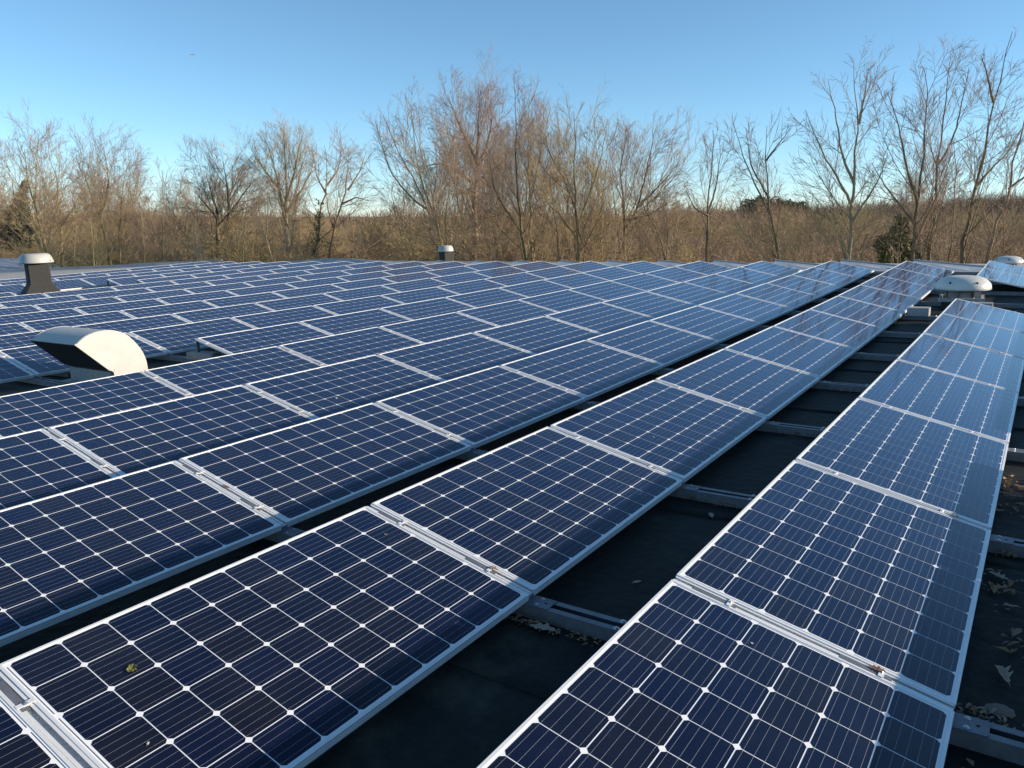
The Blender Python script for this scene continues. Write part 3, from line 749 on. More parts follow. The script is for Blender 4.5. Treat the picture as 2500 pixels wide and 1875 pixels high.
def resample(pts, k):
    pts = np.array(pts, float); d = np.r_[0, np.cumsum(np.linalg.norm(np.diff(pts, axis=0), axis=1))]
    t = np.linspace(0, d[-1], k); out = np.stack([np.interp(t, d, pts[:, a]) for a in range(3)], 1)
    for _ in range(2): out[1:-1] = (out[:-2] + 2 * out[1:-1] + out[2:]) / 4
    return out
MINR = 0.0056
def tree(D, stems, r0, label, mats, dens=1.0, limb=.42, up=.10, ang=38, cat='tree', start=.22, name='bare_tree', group='bare winter trees beyond the roof', twig_up=.08, minr=MINR, jit=1.0, off=0.0):
    """stems: lists of photo pixels from foot to tip"""
    lines = []; radii = []
    foot = img(stems[0][0][0], 640, D)
    for si, s in enumerate(stems):
        dd = 0 if si == 0 else random.uniform(-1.3, 1.3)
        pts = []
        for j, (x, y) in enumerate(s):
            if y < 600: y = 640 - (640 - y) * (.935 if x < 1700 else .99)      # the outermost twigs reach past the stem tips
            q = img(x, y, D + dd * (j / max(1, len(s) - 1)) + off)
            pts.append((q.x, q.y, q.z))
        if s[0][1] >= 600: pts = [(foot.x + (pts[0][0] - foot.x) * .6, foot.y + off, 0.0)] + pts
        l = resample(pts, 16)
        l[1:] += rng.normal(size=(15, 3)) * .0032 * jit * np.linalg.norm(l[-1] - l[0])
        if s[0][1] < 600:                          # let a fork leave its stem smoothly
            l[0] += 0
        lines.append(l)
        rr = .80 * r0 * (1 if si == 0 else .60) if s[0][1] >= 600 else r0 * .30
        hfrac = np.linspace(0, 1, 16)
        radii.append(rr * (1 - hfrac) ** 1.15 + .009)
    A = np.stack(lines); RA = np.stack(radii)
    z = A[:, :, 2]
    root = put(name, None, M=T(foot.x, foot.y, 0), label=label, category=cat, group=group)
    sh = np.array([foot.x, foot.y, 0])
    V, Fq = tubes(A - sh, RA, 8)
    put('trunk', np_mesh('trunk', [(V, Fq, 0)], [mats[0]]), root)
    n1 = max(6, int(14 * dens))
    slen = np.linalg.norm(np.diff(A, axis=1), axis=2).sum(1); big = slen.max(); LL = []; RR = []
    for k in range(len(A)):
        cnt = max(4, int(round(n1 * (slen[k] / big) ** .9)))
        l_, r_ = children(A[k:k + 1], RA[k:k + 1], cnt, start if slen[k] > .8 * big else .08, .96, ang * .95, 8, -limb * 1.42 * math.sqrt(slen[k] * big), up * .75, .04, 8, .40, len_fall=.78)
        LL.append(l_); RR.append(r_)
    L1, R1 = np.concatenate(LL), np.concatenate(RR)
    n2 = 7
    L2, R2 = children(L1, R1, n2, .12, .95, 32, 8, .58, up * .6, .06, 5, .5, len_fall=.4, ref=2.2)
    n3 = max(4, int(round(5 * dens)))
    L3, R3 = children(L2, R2, n3, .12, .97, 30, 10, .62, twig_up * .6, .06, 4, .6, len_fall=.35, ref=1.1)
    L4, R4 = children(L3, R3, 4, .2, .98, 28, 10, .65, 0, .05, 2, .7, ref=.6)
    L5, R5 = children(L1, R1, 5, .15, .98, 40, 12, -.8, twig_up, .06, 3, .25, ref=2.2)
    R1 = np.maximum(R1, minr * 1.7); R2 = np.maximum(R2, minr * 1.25); R3 = np.maximum(R3, minr); R4 = np.maximum(R4 * 0 + minr * .85, minr * .8); R5 = R5 * 0 + minr
    parts = []
    for (L_, R_, sd, mi) in ((L1, R1, 5, 0), (L2, R2, 3, 0), (L3, R3, 3, 1), (L4, R4, 3, 1), (L5, R5, 3, 1)):
        keep = (L_[:, :, 2].min(1) > .2)
        V, Fq = tubes(L_[keep] - sh, R_[keep] * np.linspace(1, .55, L_.shape[1])[None, :], sd)
        parts.append((V, Fq, mi))
    put('crown', np_mesh('crown', parts, [mats[0], mats[1]]), root)
    return root
oliv, grey, dark, redd = (M_barkA, M_twigA), (M_barkB, M_twigB), (M_barkC, M_twigC), (M_barkD, M_twigD)
mixA, mixB = (M_barkA, M_twigB), (M_barkC, M_twigB)
tree(40, [[(116, 640), (100, 540), (88, 490), (85, 420), (95, 308)], [(112, 640), (75, 500), (45, 440), (8, 370)], [(88, 500), (68, 430), (60, 345)]], .15, 'leaning many stemmed bare tree left of the capped grey stack', mixA, 1.0)
tree(42, [[(149, 640), (150, 560), (145, 470), (135, 400), (122, 350)], [(150, 545), (180, 500), (200, 450)]], .16, 'straight olive stemmed tree just right of the grey capped stack', oliv, 1.0)
tree(45, [[(272, 640), (255, 560), (240, 510), (215, 440), (185, 365)], [(242, 520), (262, 470), (265, 400), (250, 330)], [(290, 640), (295, 540), (300, 440), (318, 372)]], .2, 'broad bushy bare tree with three stems in the left tree group', mixA, 1.4, limb=.40)
tree(43, [[(395, 640), (398, 560), (401, 470), (395, 400)], [(385, 640), (372, 570), (350, 500), (335, 430)], [(400, 640), (430, 560), (436, 480), (446, 410)]], .13, 'slender pale tree with three fanning stems left of the dark oak', grey, .8, limb=.34)
tree(50, [[(538, 640), (530, 550), (525, 490), (512, 430), (500, 395)], [(530, 550), (570, 500), (605, 445), (635, 415)], [(560, 505), (555, 440), (545, 378)], [(528, 520), (495, 480), (475, 455)]], .32, 'dense twiggy dark oak with rounded crown left of the tall grey ash', dark, 1.6, limb=.5, ang=48, up=.05)
tree(48, [[(703, 640), (698, 540), (700, 470), (700, 380), (690, 292)], [(697, 530), (682, 450), (668, 380), (640, 298)], [(700, 480), (720, 400), (735, 320), (742, 300)], [(703, 505), (735, 455), (758, 410), (770, 355)], [(684, 450), (645, 400), (612, 345)]], .30, 'tall grey ash with broad fan shaped crown standing above its neighbours', (M_barkB, M_twigA), 1.15, limb=.36, up=.16, ang=30)
tree(44, [[(668, 640), (645, 560), (630, 500), (622, 440)], [(650, 575), (655, 490), (650, 420)]], .12, 'thin pale tree leaning left before the tall grey ash', grey, .8)
tree(46, [[(768, 640), (775, 550), (788, 490), (797, 465), (800, 420), (793, 335)], [(797, 462), (775, 420), (765, 370)], [(799, 440), (825, 400), (835, 350)]], .19, 'ivy clad reddish tree leaning right with open twisted crown', redd, .8, limb=.36, ang=45, up=.05, start=.45)
tree(47, [[(803, 640), (812, 560), (830, 500), (850, 450), (846, 400), (856, 335)], [(850, 452), (880, 400), (895, 350)], [(814, 550), (800, 500), (797, 470)], [(836, 488), (870, 470), (900, 480)]], .19, 'reddish forked tree leaning right beside the ivy clad one', redd, .8, limb=.34, ang=45, up=.04, start=.4)
tree(36, [[(1090, 640), (1060, 520), (1035, 450), (1018, 390), (1012, 320), (1005, 235)], [(1086, 640), (1050, 440), (1025, 340), (988, 205)], [(1040, 500), (1000, 470), (950, 400), (915, 268)], [(1095, 610), (1085, 520), (1097, 450), (1108, 380), (1112, 235)], [(1060, 540), (1010, 420), (965, 340), (935, 255)]], .13, 'fan of slim olive stems rising behind the small white capped stack', (M_barkA, M_twigB), .95, limb=.30, ang=28, up=.10)
tree(55, [[(1162, 640), (1160, 520), (1163, 440), (1165, 380), (1168, 310), (1172, 190)], [(1163, 440), (1110, 395), (1065, 380), (1020, 400)], [(1165, 400), (1187, 340), (1200, 290), (1200, 200)], [(1164, 380), (1130, 300), (1105, 235), (1085, 198)], [(1165, 430), (1210, 395), (1245, 360)]], .42, 'great dark oak with thick trunk, tallest of the middle tree group', (M_barkD, M_twigB), 1.5, limb=.40, ang=40, up=.07)
tree(38, [[(1287, 640), (1270, 560), (1265, 480), (1261, 400), (1258, 310), (1256, 212)], [(1272, 560), (1235, 505), (1205, 450), (1195, 380)]], .15, 'dark slim tree with arching left limb in the middle group', mixB, 1.1, limb=.34, ang=32)
tree(40, [[(1302, 640), (1295, 560), (1300, 460), (1325, 320), (1346, 235)], [(1298, 520), (1290, 400), (1290, 225)], [(1300, 600), (1330, 500), (1352, 400), (1365, 290)]], .15, 'olive stemmed tree with upswept branches right of the dark slim tree', mixA, 1.2, limb=.34, ang=30)
tree(37, [[(1415, 640), (1410, 560), (1403, 480), (1402, 400), (1405, 310), (1402, 245)], [(1411, 545), (1440, 460), (1465, 380), (1482, 285)], [(1405, 500), (1380, 430), (1350, 375), (1330, 320)], [(1412, 585), (1370, 520), (1322, 470)]], .17, 'tree with thick black lower trunk and forked crown in the middle', (M_barkC, M_twigA), 1.2, limb=.36, ang=30, up=.14)
tree(46, [[(1525, 640), (1522, 560), (1530, 520), (1515, 450), (1515, 380), (1532, 295)], [(1530, 550), (1560, 490), (1575, 420), (1590, 340), (1603, 285)], [(1560, 495), (1610, 440), (1655, 385)], [(1530, 530), (1580, 520), (1640, 480)]], .22, 'spreading brown tree at the right end of the middle group', (M_barkC, M_twigD), 1.3, limb=.42, ang=40)
tree(36, [[(1370, 640), (1362, 570), (1350, 500), (1342, 420)]], .08, 'slim dark sapling left of the thick black trunk', dark, .6)
tree(35, [[(1628, 640), (1610, 570), (1582, 520), (1560, 470)], [(1628, 620), (1632, 540), (1620, 470)]], .09, 'dark sapling leaning left below the spreading brown tree', dark, .7)
tree(35, [[(1728, 640), (1724, 570), (1728, 515), (1735, 440), (1742, 380), (1742, 310)], [(1728, 518), (1748, 460), (1755, 400), (1768, 345)], [(1728, 525), (1695, 500), (1675, 450)]], .13, 'small narrow tree standing alone between the middle and right groups', (M_barkC, M_twigB), .8, limb=.26, ang=40, start=.4)
tree(33, [[(1905, 640), (1895, 590), (1885, 530), (1872, 450), (1868, 390), (1868, 305)], [(1885, 532), (1840, 440), (1815, 380), (1790, 295)], [(1876, 480), (1832, 400), (1822, 312)], [(1870, 390), (1900, 350), (1925, 318)]], .13, 'open small tree leaning left, first of the right hand group', (M_barkC, M_twigC), .75, limb=.27, ang=33, start=.3)
tree(31, [[(1888, 640), (1835, 585), (1795, 540), (1772, 480)], [(2062, 640), (2020, 590), (1985, 540), (1960, 470)]], .07, 'pair of low slanting saplings in front of the far pines', oliv, .7, limb=.3)
tree(31, [[(2070, 640), (2078, 570), (2082, 500), (2087, 440), (2092, 370), (2097, 290), (2085, 205), (2080, 158)], [(2082, 505), (2050, 440), (2020, 390), (1990, 330), (1968, 265)], [(2087, 450), (2055, 380), (2045, 300), (2021, 188)], [(2081, 540), (2112, 490), (2145, 440), (2168, 370)], [(2097, 300), (2110, 235), (2120, 162)], [(2074, 610), (2040, 555), (2008, 505), (1978, 465)]], .17, 'large open tree with straight pale trunk, widest of the right hand trees', (M_barkB, M_twigC), .95, limb=.25, ang=34, start=.3, up=.09)
tree(30, [[(2230, 640), (2233, 560), (2240, 500), (2250, 430), (2258, 350), (2265, 280), (2258, 165)], [(2240, 492), (2222, 440), (2208, 380), (2195, 300), (2165, 215)], [(2234, 545), (2190, 490), (2160, 450), (2128, 395)]], .15, 'dark trunked tree right of the green yew bush', (M_barkC, M_twigB), 1.1, limb=.27, ang=30, up=.12)
tree(32, [[(2268, 640), (2275, 570), (2287, 500), (2290, 430), (2293, 350), (2305, 260), (2325, 130)], [(2290, 400), (2330, 330), (2350, 240), (2367, 158)]], .14, 'tall upright tree directly right of the dark trunked one', (M_barkC, M_twigB), 1.1, limb=.27, ang=28, up=.12)
tree(30, [[(2350, 640), (2360, 560), (2375, 480), (2390, 420), (2405, 330), (2425, 250), (2440, 200), (2460, 130), (2468, 70)], [(2386, 450), (2420, 410), (2460, 370), (2492, 315)], [(2425, 245), (2410, 175), (2394, 128)]], .14, 'tallest tree of the photo, leaning right near the right edge', (M_barkC, M_twigC), .95, limb=.22, ang=32, up=.08)
tree(29, [[(2405, 640), (2425, 570), (2450, 500), (2465, 450), (2482, 370), (2500, 280), (2520, 180)], [(2447, 640), (2452, 560), (2450, 505)], [(2462, 460), (2500, 430), (2560, 380)]], .13, 'right leaning tree cut by the right edge of the photo', (M_barkD, M_twigC), .95, limb=.26, ang=32)
tree(34, [[(2318, 640), (2328, 500), (2335, 420), (2330, 340)]], .08, 'thin straight sapling between the two tall right hand trees', dark, .8, limb=.26)
0 and tree(28, [[(2560, 640), (2555, 500), (2575, 350), (2580, 220)]], .13, 'bare tree standing just past the right edge of the photo', mixB, .9, limb=.3)
tree(48, [[(-60, 640), (-50, 520), (-40, 430), (-30, 350)], [(-55, 600), (-20, 500), (5, 430)]], .15, 'bare tree cut by the left edge of the photo', mixA, 1.1, limb=.36)
for bx, lb in ((1215, 'slim olive tree between the great oak and the dark slim tree'), (1470, 'slim tree filling the gap right of the thick black trunk')):
    tree(44, [[(bx, 640), (bx - 5, 540), (bx + 5, 430), (bx + 15, 300 if bx < 1300 else 345)], [(bx, 600), (bx - 30, 480), (bx - 38, 380)]], .12, lb, mixA, 1.2, limb=.34, ang=30)

BACK = [(60, 400, 'second rank tree behind the leaning many stemmed tree'), (105, 430, 'second rank tree behind the capped grey stack'), (205, 400, 'second rank tree between the two left olive trees and the bushy one'), (250, 385, 'hazy second rank tree behind the bushy three stemmed tree'), (310, 410, 'second rank tree just right of the bushy three stemmed tree'),
        (500, 420, 'second rank tree behind the left half of the dark oak'), (555, 410, 'second rank tree behind the right half of the dark oak'), (985, 410, 'second rank tree behind the left stems of the olive fan'), (1130, 290, 'second rank tree behind the left half of the great oak'), (1180, 270, 'second rank tree behind the right half of the great oak'),
        (1285, 300, 'second rank tree behind the dark slim tree with arching limb'), (1430, 360, 'second rank tree behind the forked crown with black trunk'), (950, 500, 'low second rank tree left of the olive fan of stems'),
        (335, 455, 'hazy second rank tree right of the bushy three stemmed tree'), (455, 455, 'low second rank tree left of the dark oak'),
        (600, 430, 'second rank tree between the dark oak and the tall ash'), (905, 520, 'low second rank tree right of the reddish forked tree'),
        (1060, 330, 'second rank tree behind the olive fan of stems'), (1225, 300, 'second rank tree just right of the great oak'),
        (1330, 330, 'second rank tree behind the upswept olive stemmed tree'), (1385, 370, 'second rank tree left of the forked crown with black trunk'), 
        (1580, 400, 'second rank tree behind the spreading brown tree'), (1650, 470, 'low second rank tree right of the spreading brown tree'), (2210, 420, 'second rank tree behind the dark trunked right hand tree')]
SAP = [(178, 500, 'slim pale sapling right of the grey capped stack'), (228, 520, 'slim sapling at the left foot of the bushy three stemmed tree'), (352, 515, 'thin pale trunk left of the slender three stemmed tree'), (480, 525, 'thin crooked trunk left of the dark oak'),
       (592, 515, 'pale thin trunk between the oak and the tall ash'), (735, 530, 'short thin trunk left of the ivy clad tree'), (868, 540, 'thin sapling right of the reddish forked tree'), (1000, 510, 'pale sapling left of the olive fan of stems'), (1135, 500, 'straight pale sapling left of the great oak trunk'),
       (1198, 505, 'pale thin trunk just right of the great oak trunk'), (1335, 510, 'thin olive trunk left of the slim dark sapling'), (1452, 520, 'thin trunk right of the thick black trunk'), (1500, 525, 'crooked thin trunk left of the spreading brown tree'), (1685, 545, 'thin sapling left of the small narrow tree'),
       (1800, 560, 'low sapling between the narrow tree and the left leaning one'), (1985, 545, 'thin sapling left of the widest right hand tree'), (2140, 540, 'thin dark trunk left of the green yew bush'), (2300, 520, 'thin pale trunk right of the two upright right hand trees'), (2385, 540, 'pale thin trunk beside the tallest leaning tree')]
for i_, (bx, ty, lb) in enumerate(SAP):
    k_ = random.uniform(-14, 14)
    tree(random.uniform(37, 42), [[(bx, 640), (bx + k_ * .5, 600 - (600 - ty) * .4), (bx + k_, ty)]] + ([[(bx + 5, 640), (bx + 14, 590), (bx + 26, ty + 25)]] if i_ % 2 else []), .075, lb, [grey, oliv, mixA][i_ % 3], .6, limb=.3, ang=36, start=.3, name='sapling', cat='sapling', group='thin saplings in front of the undergrowth')
for i_, (bx, ty, lb) in enumerate(BACK):
    w_ = 14 + 10 * random.random(); hgt = 640 - ty
    tree(random.uniform(62, 74), [[(bx, 640), (bx - 4, 640 - hgt * .4), (bx + 4, 640 - hgt * .7), (bx + random.uniform(-10, 10), ty)], [(bx, 640 - hgt * .25), (bx - w_, 640 - hgt * .55), (bx - w_ * 1.6, 640 - hgt * .85)], [(bx, 640 - hgt * .3), (bx + w_, 640 - hgt * .6), (bx + w_ * 1.7, 640 - hgt * .88)]],
         .18, lb, [mixA, (M_barkD, M_twigB), mixA, grey][i_ % 4], .8, limb=.34, ang=34, minr=.0085, group='second rank of bare trees behind the front ones')

# ivy on the leaning tree, as its own plant
def leaf_cloud(cnt, gen, s0, s1):
    c = np.array([gen() for _ in range(cnt)]); n = rng.normal(size=(cnt, 3)); n /= np.linalg.norm(n, axis=1, keepdims=True)
    a = np.cross(n, rng.normal(size=(cnt, 3))); a /= np.linalg.norm(a, axis=1, keepdims=True); b_ = np.cross(n, a)
    s = rng.uniform(s0, s1, (cnt, 1))
    V = np.stack([c + a * s, c + b_ * s * .6, c - a * s, c - b_ * s * .6], 1).reshape(-1, 3)
    return V, np.arange(cnt * 4).reshape(-1, 4)
M_ivy = mat('ivy_leaf', (0.035, 0.055, 0.018), 0.5, col2=(0.07, 0.09, 0.03), scale=2)
M_yew = mat('yew_foliage', (0.05, 0.065, 0.022), 0.8, col2=(0.13, 0.135, 0.04), scale=.9)
M_pine = mat('pine_foliage', (0.06, 0.07, 0.04), 0.85, col2=(0.12, 0.11, 0.06), scale=.6)
def ivy_gen():
    t = random.choice((.05, .12, .2, .33, .4, .55, .62, .7, .78, .95)) + random.gauss(0, .035); x = 768 + 14 * t + random.gauss(0, 4 + 5 * (math.sin(t * 23) ** 2)); y = 640 - 150 * t
    q = img(x, y, 45.8 + random.gauss(0, .25)); return (q.x, q.y, q.z)
V, Fq = leaf_cloud(520, ivy_gen, .04, .08)
foot = img(768, 640, 46)
iv = put('ivy', np_mesh('ivy', [(V - np.array([foot.x, foot.y, 0]), Fq, 0)], [M_ivy]), M=T(foot.x, foot.y, 0), label='dark green ivy climbing the leaning reddish trunk', category='ivy')
def evergreen(D, x, ytop, ybot, wpx, label, m, cnt, name, s=(.05, .13)):
    foot = img(x, 640, D)
    rt = put(name, None, M=T(foot.x, foot.y, 0), label=label, category='tree')
    cl = [(random.uniform(-1, 1), random.random()) for _ in range(48)]
    def gen():
        cx, ct = random.choice(cl)
        wloc = wpx * (.55 + .45 * math.sin(3.1 * ct + .9) - .25 * ct)
        xx = x + cx * wloc * 1.25 + random.gauss(0, wpx * .13) + wpx * .25 * math.sin(ct * 9); yy = ybot + (ytop - ybot) * ct + abs(cx) * 10 + random.gauss(0, 5)
        q = img(xx, yy, D + random.gauss(0, .8) + cx * .3); return (q.x - foot.x, q.y - foot.y, max(.1, q.z))
    V, Fq = leaf_cloud(cnt, gen, *s)
    put('foliage', np_mesh('foliage', [(V, Fq, 0)], [m]), rt)
    top = img(x, ytop, D)
    l = resample([(0, 0, 0), (0, 0, top.z * .5), (.1, 0, top.z)], 8)[None]
    V, Fq = tubes(l, np.linspace(.12, .02, 8)[None], 6)
    put('trunk', np_mesh('trunk', [(V, Fq, 0)], [M_barkC]), rt)
evergreen(34, 2192, 524, 650, 40, 'dark green yew bush at the foot of the right hand trees', M_yew, 3600, 'yew_bush')
evergreen(60, 52, 436, 600, 30, 'dark evergreen behind the bare trees at the left edge', M_pine, 2400, 'evergreen_tree', (.10, .22))
evergreen(60, 8, 515, 600, 22, 'low dark evergreen at the very left edge', M_pine, 1800, 'evergreen_tree', (.10, .2))

# thicket below the trees: one mass nobody could count, instanced clumps of stems
def clump(seed, mats):
    A = []; 
    for i in range(12):
        a = random.uniform(0, 6.28); l = random.uniform(.4, 1.0); w_ = random.uniform(.15, .65)
        A.append(resample([(0, 0, 0), (.3 * w_ * math.cos(a), .3 * w_ * math.sin(a), .45 * l), (w_ * math.cos(a) * .8, w_ * math.sin(a) * .8, .85 * l), (w_ * math.cos(a) * 1.5, w_ * math.sin(a) * 1.5, random.uniform(.75, 1.0) * l)], 7))
    A = np.stack(A); A[:, :, :2] += rng.normal(size=(12, 1, 2)) * .2; RA = np.linspace(.0055, .0025, 7)[None].repeat(12, 0)
    L1, R1 = children(A, RA, 9, .08, .98, 50, 16, .48, .03, .16, 5, .55)
    L2, R2 = children(L1, R1, 9, .1, .98, 45, 16, .6, .0, .2, 4, .55)
    R1 = np.maximum(R1, .0021); R2 = np.maximum(R2, .0015)
    parts = [(*tubes(A, RA, 4), 0), (*tubes(L1, R1, 3), 0), (*tubes(L2, R2, 3), 1)]
    return np_mesh('clump', parts, mats)
src = bpy.data.collections.new('thicket_clumps')
def clump_set(nm, sets):
    c = bpy.data.collections.new(nm)
    for k, ms in enumerate(sets): c.objects.link(bpy.data.objects.new(nm + '_clump', clump(k, ms)))
    return c
C_near = clump_set('scrub', [(M_barkA, M_twigA), (M_barkA, M_twigA), (M_barkD, M_twigD), (M_barkB, M_twigA), (M_barkC, M_twigC)])
C_right = clump_set('scrub_right', [(M_barkD, M_twigB), (M_barkC, M_twigC), (M_barkA, M_twigD), (M_barkC, M_twigB)])
def scatter(name, pts, scales, rots, coll, label, cat):
    me = bpy.data.meshes.new(name); me.from_pydata([tuple(p) for p in pts], [], [])
    a = me.attributes.new('s', 'FLOAT_VECTOR', 'POINT'); a.data.foreach_set('vector', np.array(scales, np.float32).ravel())
    a = me.attributes.new('r', 'FLOAT_VECTOR', 'POINT'); a.data.foreach_set('vector', np.array(rots, np.float32).ravel())
    ng = bpy.data.node_groups.new(name, 'GeometryNodeTree')
    ng.interface.new_socket('Geometry', in_out='INPUT', socket_type='NodeSocketGeometry')
    ng.interface.new_socket('Geometry', in_out='OUTPUT', socket_type='NodeSocketGeometry')
    N = ng.nodes; gi, go = N.new('NodeGroupInput'), N.new('NodeGroupOutput')
    ci = N.new('GeometryNodeCollectionInfo'); ci.inputs['Collection'].default_value = coll
    ci.inputs['Separate Children'].default_value = True; ci.inputs['Reset Children'].default_value = True
    ip = N.new('GeometryNodeInstanceOnPoints'); ip.inputs['Pick Instance'].default_value = True
    sa = N.new('GeometryNodeInputNamedAttribute'); sa.data_type = 'FLOAT_VECTOR'; sa.inputs['Name'].default_value = 's'
    ra = N.new('GeometryNodeInputNamedAttribute'); ra.data_type = 'FLOAT_VECTOR'; ra.inputs['Name'].default_value = 'r'
    rnd = N.new('FunctionNodeRandomValue'); rnd.data_type = 'INT'; rnd.inputs[4].default_value = 0; rnd.inputs[5].default_value = 1000
    l = ng.links
    l.new(gi.outputs[0], ip.inputs['Points']); l.new(ci.outputs[0], ip.inputs['Instance'])
    l.new(sa.outputs[0], ip.inputs['Scale']); l.new(ra.outputs[0], ip.inputs['Rotation'])
    l.new([o for o in rnd.outputs if o.type == 'INT'][0], ip.inputs['Instance Index'])
    l.new(ip.outputs[0], go.inputs[0])
    o = put(name, me, M=Matrix.Identity(4), label=label, category=cat, kind='stuff')
    md = o.modifiers.new('scatter', 'NODES'); md.node_group = ng
    return o
def band(cnt, u0, u1, D0, D1, top, hvar=.45):
    pts, s, r = [], [], []
    for i in range(cnt):
        u = random.uniform(u0, u1); D = random.uniform(D0, D1)
        D = max(D, 56 + random.random() * 4) if u < 270 else D
        q = img(u, top(u) + random.gauss(0, 14), D)
        p = img(u, 640, D); h = (.84 + .16 * math.sin(u / 47.0 + D * .31) + .10 * math.sin(u / 19.0 + D)) * max(1.2, q.z) * random.uniform(1 - hvar, 1.08)
        pts.append((p.x, p.y, 0)); s.append((h * random.uniform(.9, 1.4), h * random.uniform(.9, 1.4), h)); r.append((random.gauss(0, .08), random.gauss(0, .08), random.uniform(0, 6.28)))
    return pts, s, r
def top_left(u): return 560 - 12 * math.sin(u / 90.0) - 14 * math.sin(u / 37.0) - (22 if 430 < u < 700 else 0) - (35 if 1000 < u < 1300 else 0) + (8 if u > 1400 else 0)
def top_right(u): return 574 - 10 * math.sin(u / 60.0) - 16 * max(0, (u - 2150) / 350)
a = band(170, -300, 1680, 40, 56, top_left); b_ = band(290, -350, 1720, 58, 95, lambda u: top_left(u) - 8)
scatter('thicket', a[0] + b_[0], a[1] + b_[1], a[2] + b_[2], C_near, 'tangled olive brown undergrowth below the bare trees', 'undergrowth')
a = band(85, 1650, 2640, 38, 56, top_right); b_ = band(150, 1600, 2700, 58, 95, lambda u: 560 - 8 * math.sin(u / 50.0))
scatter('russet_thicket', a[0] + b_[0], a[1] + b_[1], a[2] + b_[2], C_right, 'darker russet undergrowth below the right hand trees', 'undergrowth')

# far wood on the hill: soft upright tufts of twigs
def wood(name, cnt, u0, u1, D0, D1, mats, hlo, hhi, label, wfun=None):
    u = rng.uniform(u0, u1, cnt); D = rng.uniform(D0, D1, cnt)
    P_ = []
    for i in range(cnt):
        x = (u[i] - 1250) / FPX * D[i]
        P_.append((x, D[i], hill_z(x, D[i]) if D[i] > 120 else 0))
    P_ = np.array(P_); per = 34
    c = np.repeat(P_, per, 0); H = np.repeat(rng.uniform(hlo, hhi, cnt), per)[:, None]
    dirs = rng.normal(size=(cnt * per, 3)) * np.array([.38, .38, .30]) + np.array([0, 0, .70])
    tip = c + dirs * H; start = c + (tip - c) * .15
    side = np.cross(dirs, rng.normal(size=dirs.shape)); side /= np.linalg.norm(side, axis=1, keepdims=True)
    wd = H * .012
    V = np.stack([start - side * wd, start + side * wd, tip + side * wd * .6, tip - side * wd * .6], 1).reshape(-1, 3)
    put(name, np_mesh(name, [(V, np.arange(len(V)).reshape(-1, 4), 0)], mats), M=Matrix.Identity(4), label=label, category='wood', kind='stuff')
M_far1 = mat('far_twigs', (0.37, 0.26, 0.165), 1.0, col2=(0.27, 0.20, 0.12), scale=.03)
M_far2 = mat('far_twigs_plum', (0.25, 0.17, 0.12), 1.0, col2=(0.18, 0.13, 0.095), scale=.03)
M_farp = mat('far_pines', (0.035, 0.052, 0.030), 1.0, col2=(0.05, 0.065, 0.038), scale=.05)
def band2(cnt, u0, u1, D0, D1, lo, hi):
    pts, sc_, r = [], [], []
    for i in range(cnt):
        u = random.uniform(u0, u1); D = random.uniform(D0, D1); x = (u - 1250) / FPX * D
        h = random.uniform(lo, hi) * (.72 + .22 * math.sin(u / 61.0 + D * .05) + .14 * math.sin(u / 23.0)) * (1.25 if random.random() < .12 else 1)
        z = hill_z(x, D) if D > 120 else 0
        pts.append((x, D, z)); sc_.append((h * random.uniform(.5, .9), h * random.uniform(.5, .9), h)); r.append((random.gauss(0, .07), random.gauss(0, .07), random.uniform(0, 6.28)))
    return pts, sc_, r
scatter('near_wood', *band2(900, -300, 2700, 98, 180, 3.6, 8.6), C_near, 'tan coloured wood in the middle distance behind the thicket', 'wood')
wood('far_wood', 5200, -300, 2900, 180, 330, [M_far2], 2.4, 5.8, 'brown wood on the low hill along the horizon')
pc = [(u_, random.uniform(262, 300)) for u_ in [random.uniform(1800, 1955) for _ in range(46)]]
def pine_gen():
    u_, D_ = random.choice(pc); hh = 5.2 + 2.6 * math.exp(-((u_ - 1850) / 60.0) ** 2) + 1.2 * math.sin(u_ * .7)
    x = (u_ - 1250) / FPX * D_; a_ = random.gauss(0, 1), random.gauss(0, 1), random.gauss(0, 1); n_ = math.sqrt(sum(q * q for q in a_)) + 1e-6; r_ = random.uniform(.6, 1)
    return (x + a_[0] / n_ * r_ * 2.3, D_ + a_[1] / n_ * r_ * 2.3, hill_z(x, D_) + hh * .72 + a_[2] / n_ * r_ * hh * .36)
V, Fq = leaf_cloud(9000, pine_gen, .22, .5)
put('far_pine_wood', np_mesh('far_pine_wood', [(V, Fq, 0)], [M_farp]), M=Matrix.Identity(4), label='dark green pines on the horizon left of the largest right hand tree', category='wood', kind='stuff')

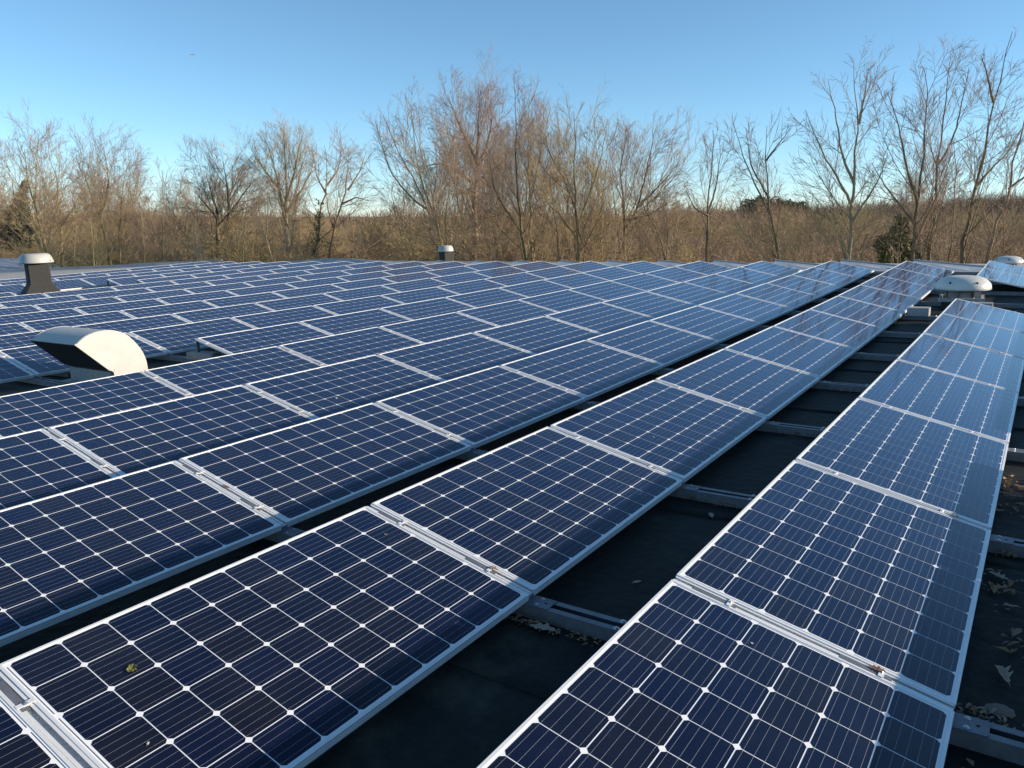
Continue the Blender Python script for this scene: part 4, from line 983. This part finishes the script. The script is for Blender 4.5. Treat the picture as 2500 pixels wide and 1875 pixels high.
# ------------------------------------------------------------------ airliner far off
ap = img(469, 133, 2600)
M_air = mat('aircraft_white', (0.85, 0.85, 0.86), 0.35)
air = put('airliner', None, M=T(*ap) @ RZ(R(-28)) @ Matrix.Rotation(R(8), 4, 'Y') @ Matrix.Scale(1.45, 4), label='tiny white airliner in the blue sky at upper left', category='aeroplane')
s = 1.0
fus = MB().lathe([(0, -10), (.7, -9), (1.05, -6), (1.05, 5), (.8, 8), (0, 10)], 12)
fm = fus.mesh('fuselage', M_air, True); fm.transform(Matrix.Rotation(R(90), 4, 'Y')); put('fuselage', fm, air)
for sgn in (1, -1):
    mb = MB(); mb.v = [Vector(q) for q in [(1.5, 0, -.4), (-2.5, 0, -.4), (-5.2, sgn * 9.5, .5), (-3.8, sgn * 9.5, .5), (1.5, 0, -.15), (-2.5, 0, -.15), (-5.2, sgn * 9.5, .6), (-3.8, sgn * 9.5, .6)]]
    mb.f = [[0, 1, 2, 3], [7, 6, 5, 4], [0, 3, 7, 4], [1, 5, 6, 2], [2, 6, 7, 3], [0, 4, 5, 1]]
    put('wing', mb.mesh('wing', M_air), air)
    mb = MB(); mb.v = [Vector(q) for q in [(-7.5, 0, .2), (-9.3, 0, .2), (-10.3, sgn * 3.4, .3), (-9.4, sgn * 3.4, .3), (-7.5, 0, .4), (-9.3, 0, .4), (-10.3, sgn * 3.4, .4), (-9.4, sgn * 3.4, .4)]]
    mb.f = [[0, 1, 2, 3], [7, 6, 5, 4], [0, 3, 7, 4], [1, 5, 6, 2], [2, 6, 7, 3], [0, 4, 5, 1]]
    put('tailplane', mb.mesh('tailplane', M_air), air)
mb = MB(); mb.v = [Vector(q) for q in [(-6.5, -.1, .8), (-9.5, -.1, .8), (-10.8, -.1, 4.2), (-9.3, -.1, 4.2), (-6.5, .1, .8), (-9.5, .1, .8), (-10.8, .1, 4.2), (-9.3, .1, 4.2)]]
mb.f = [[0, 1, 2, 3], [7, 6, 5, 4], [0, 3, 7, 4], [1, 5, 6, 2], [2, 6, 7, 3], [0, 4, 5, 1]]
put('tail_fin', mb.mesh('tail_fin', M_air), air)
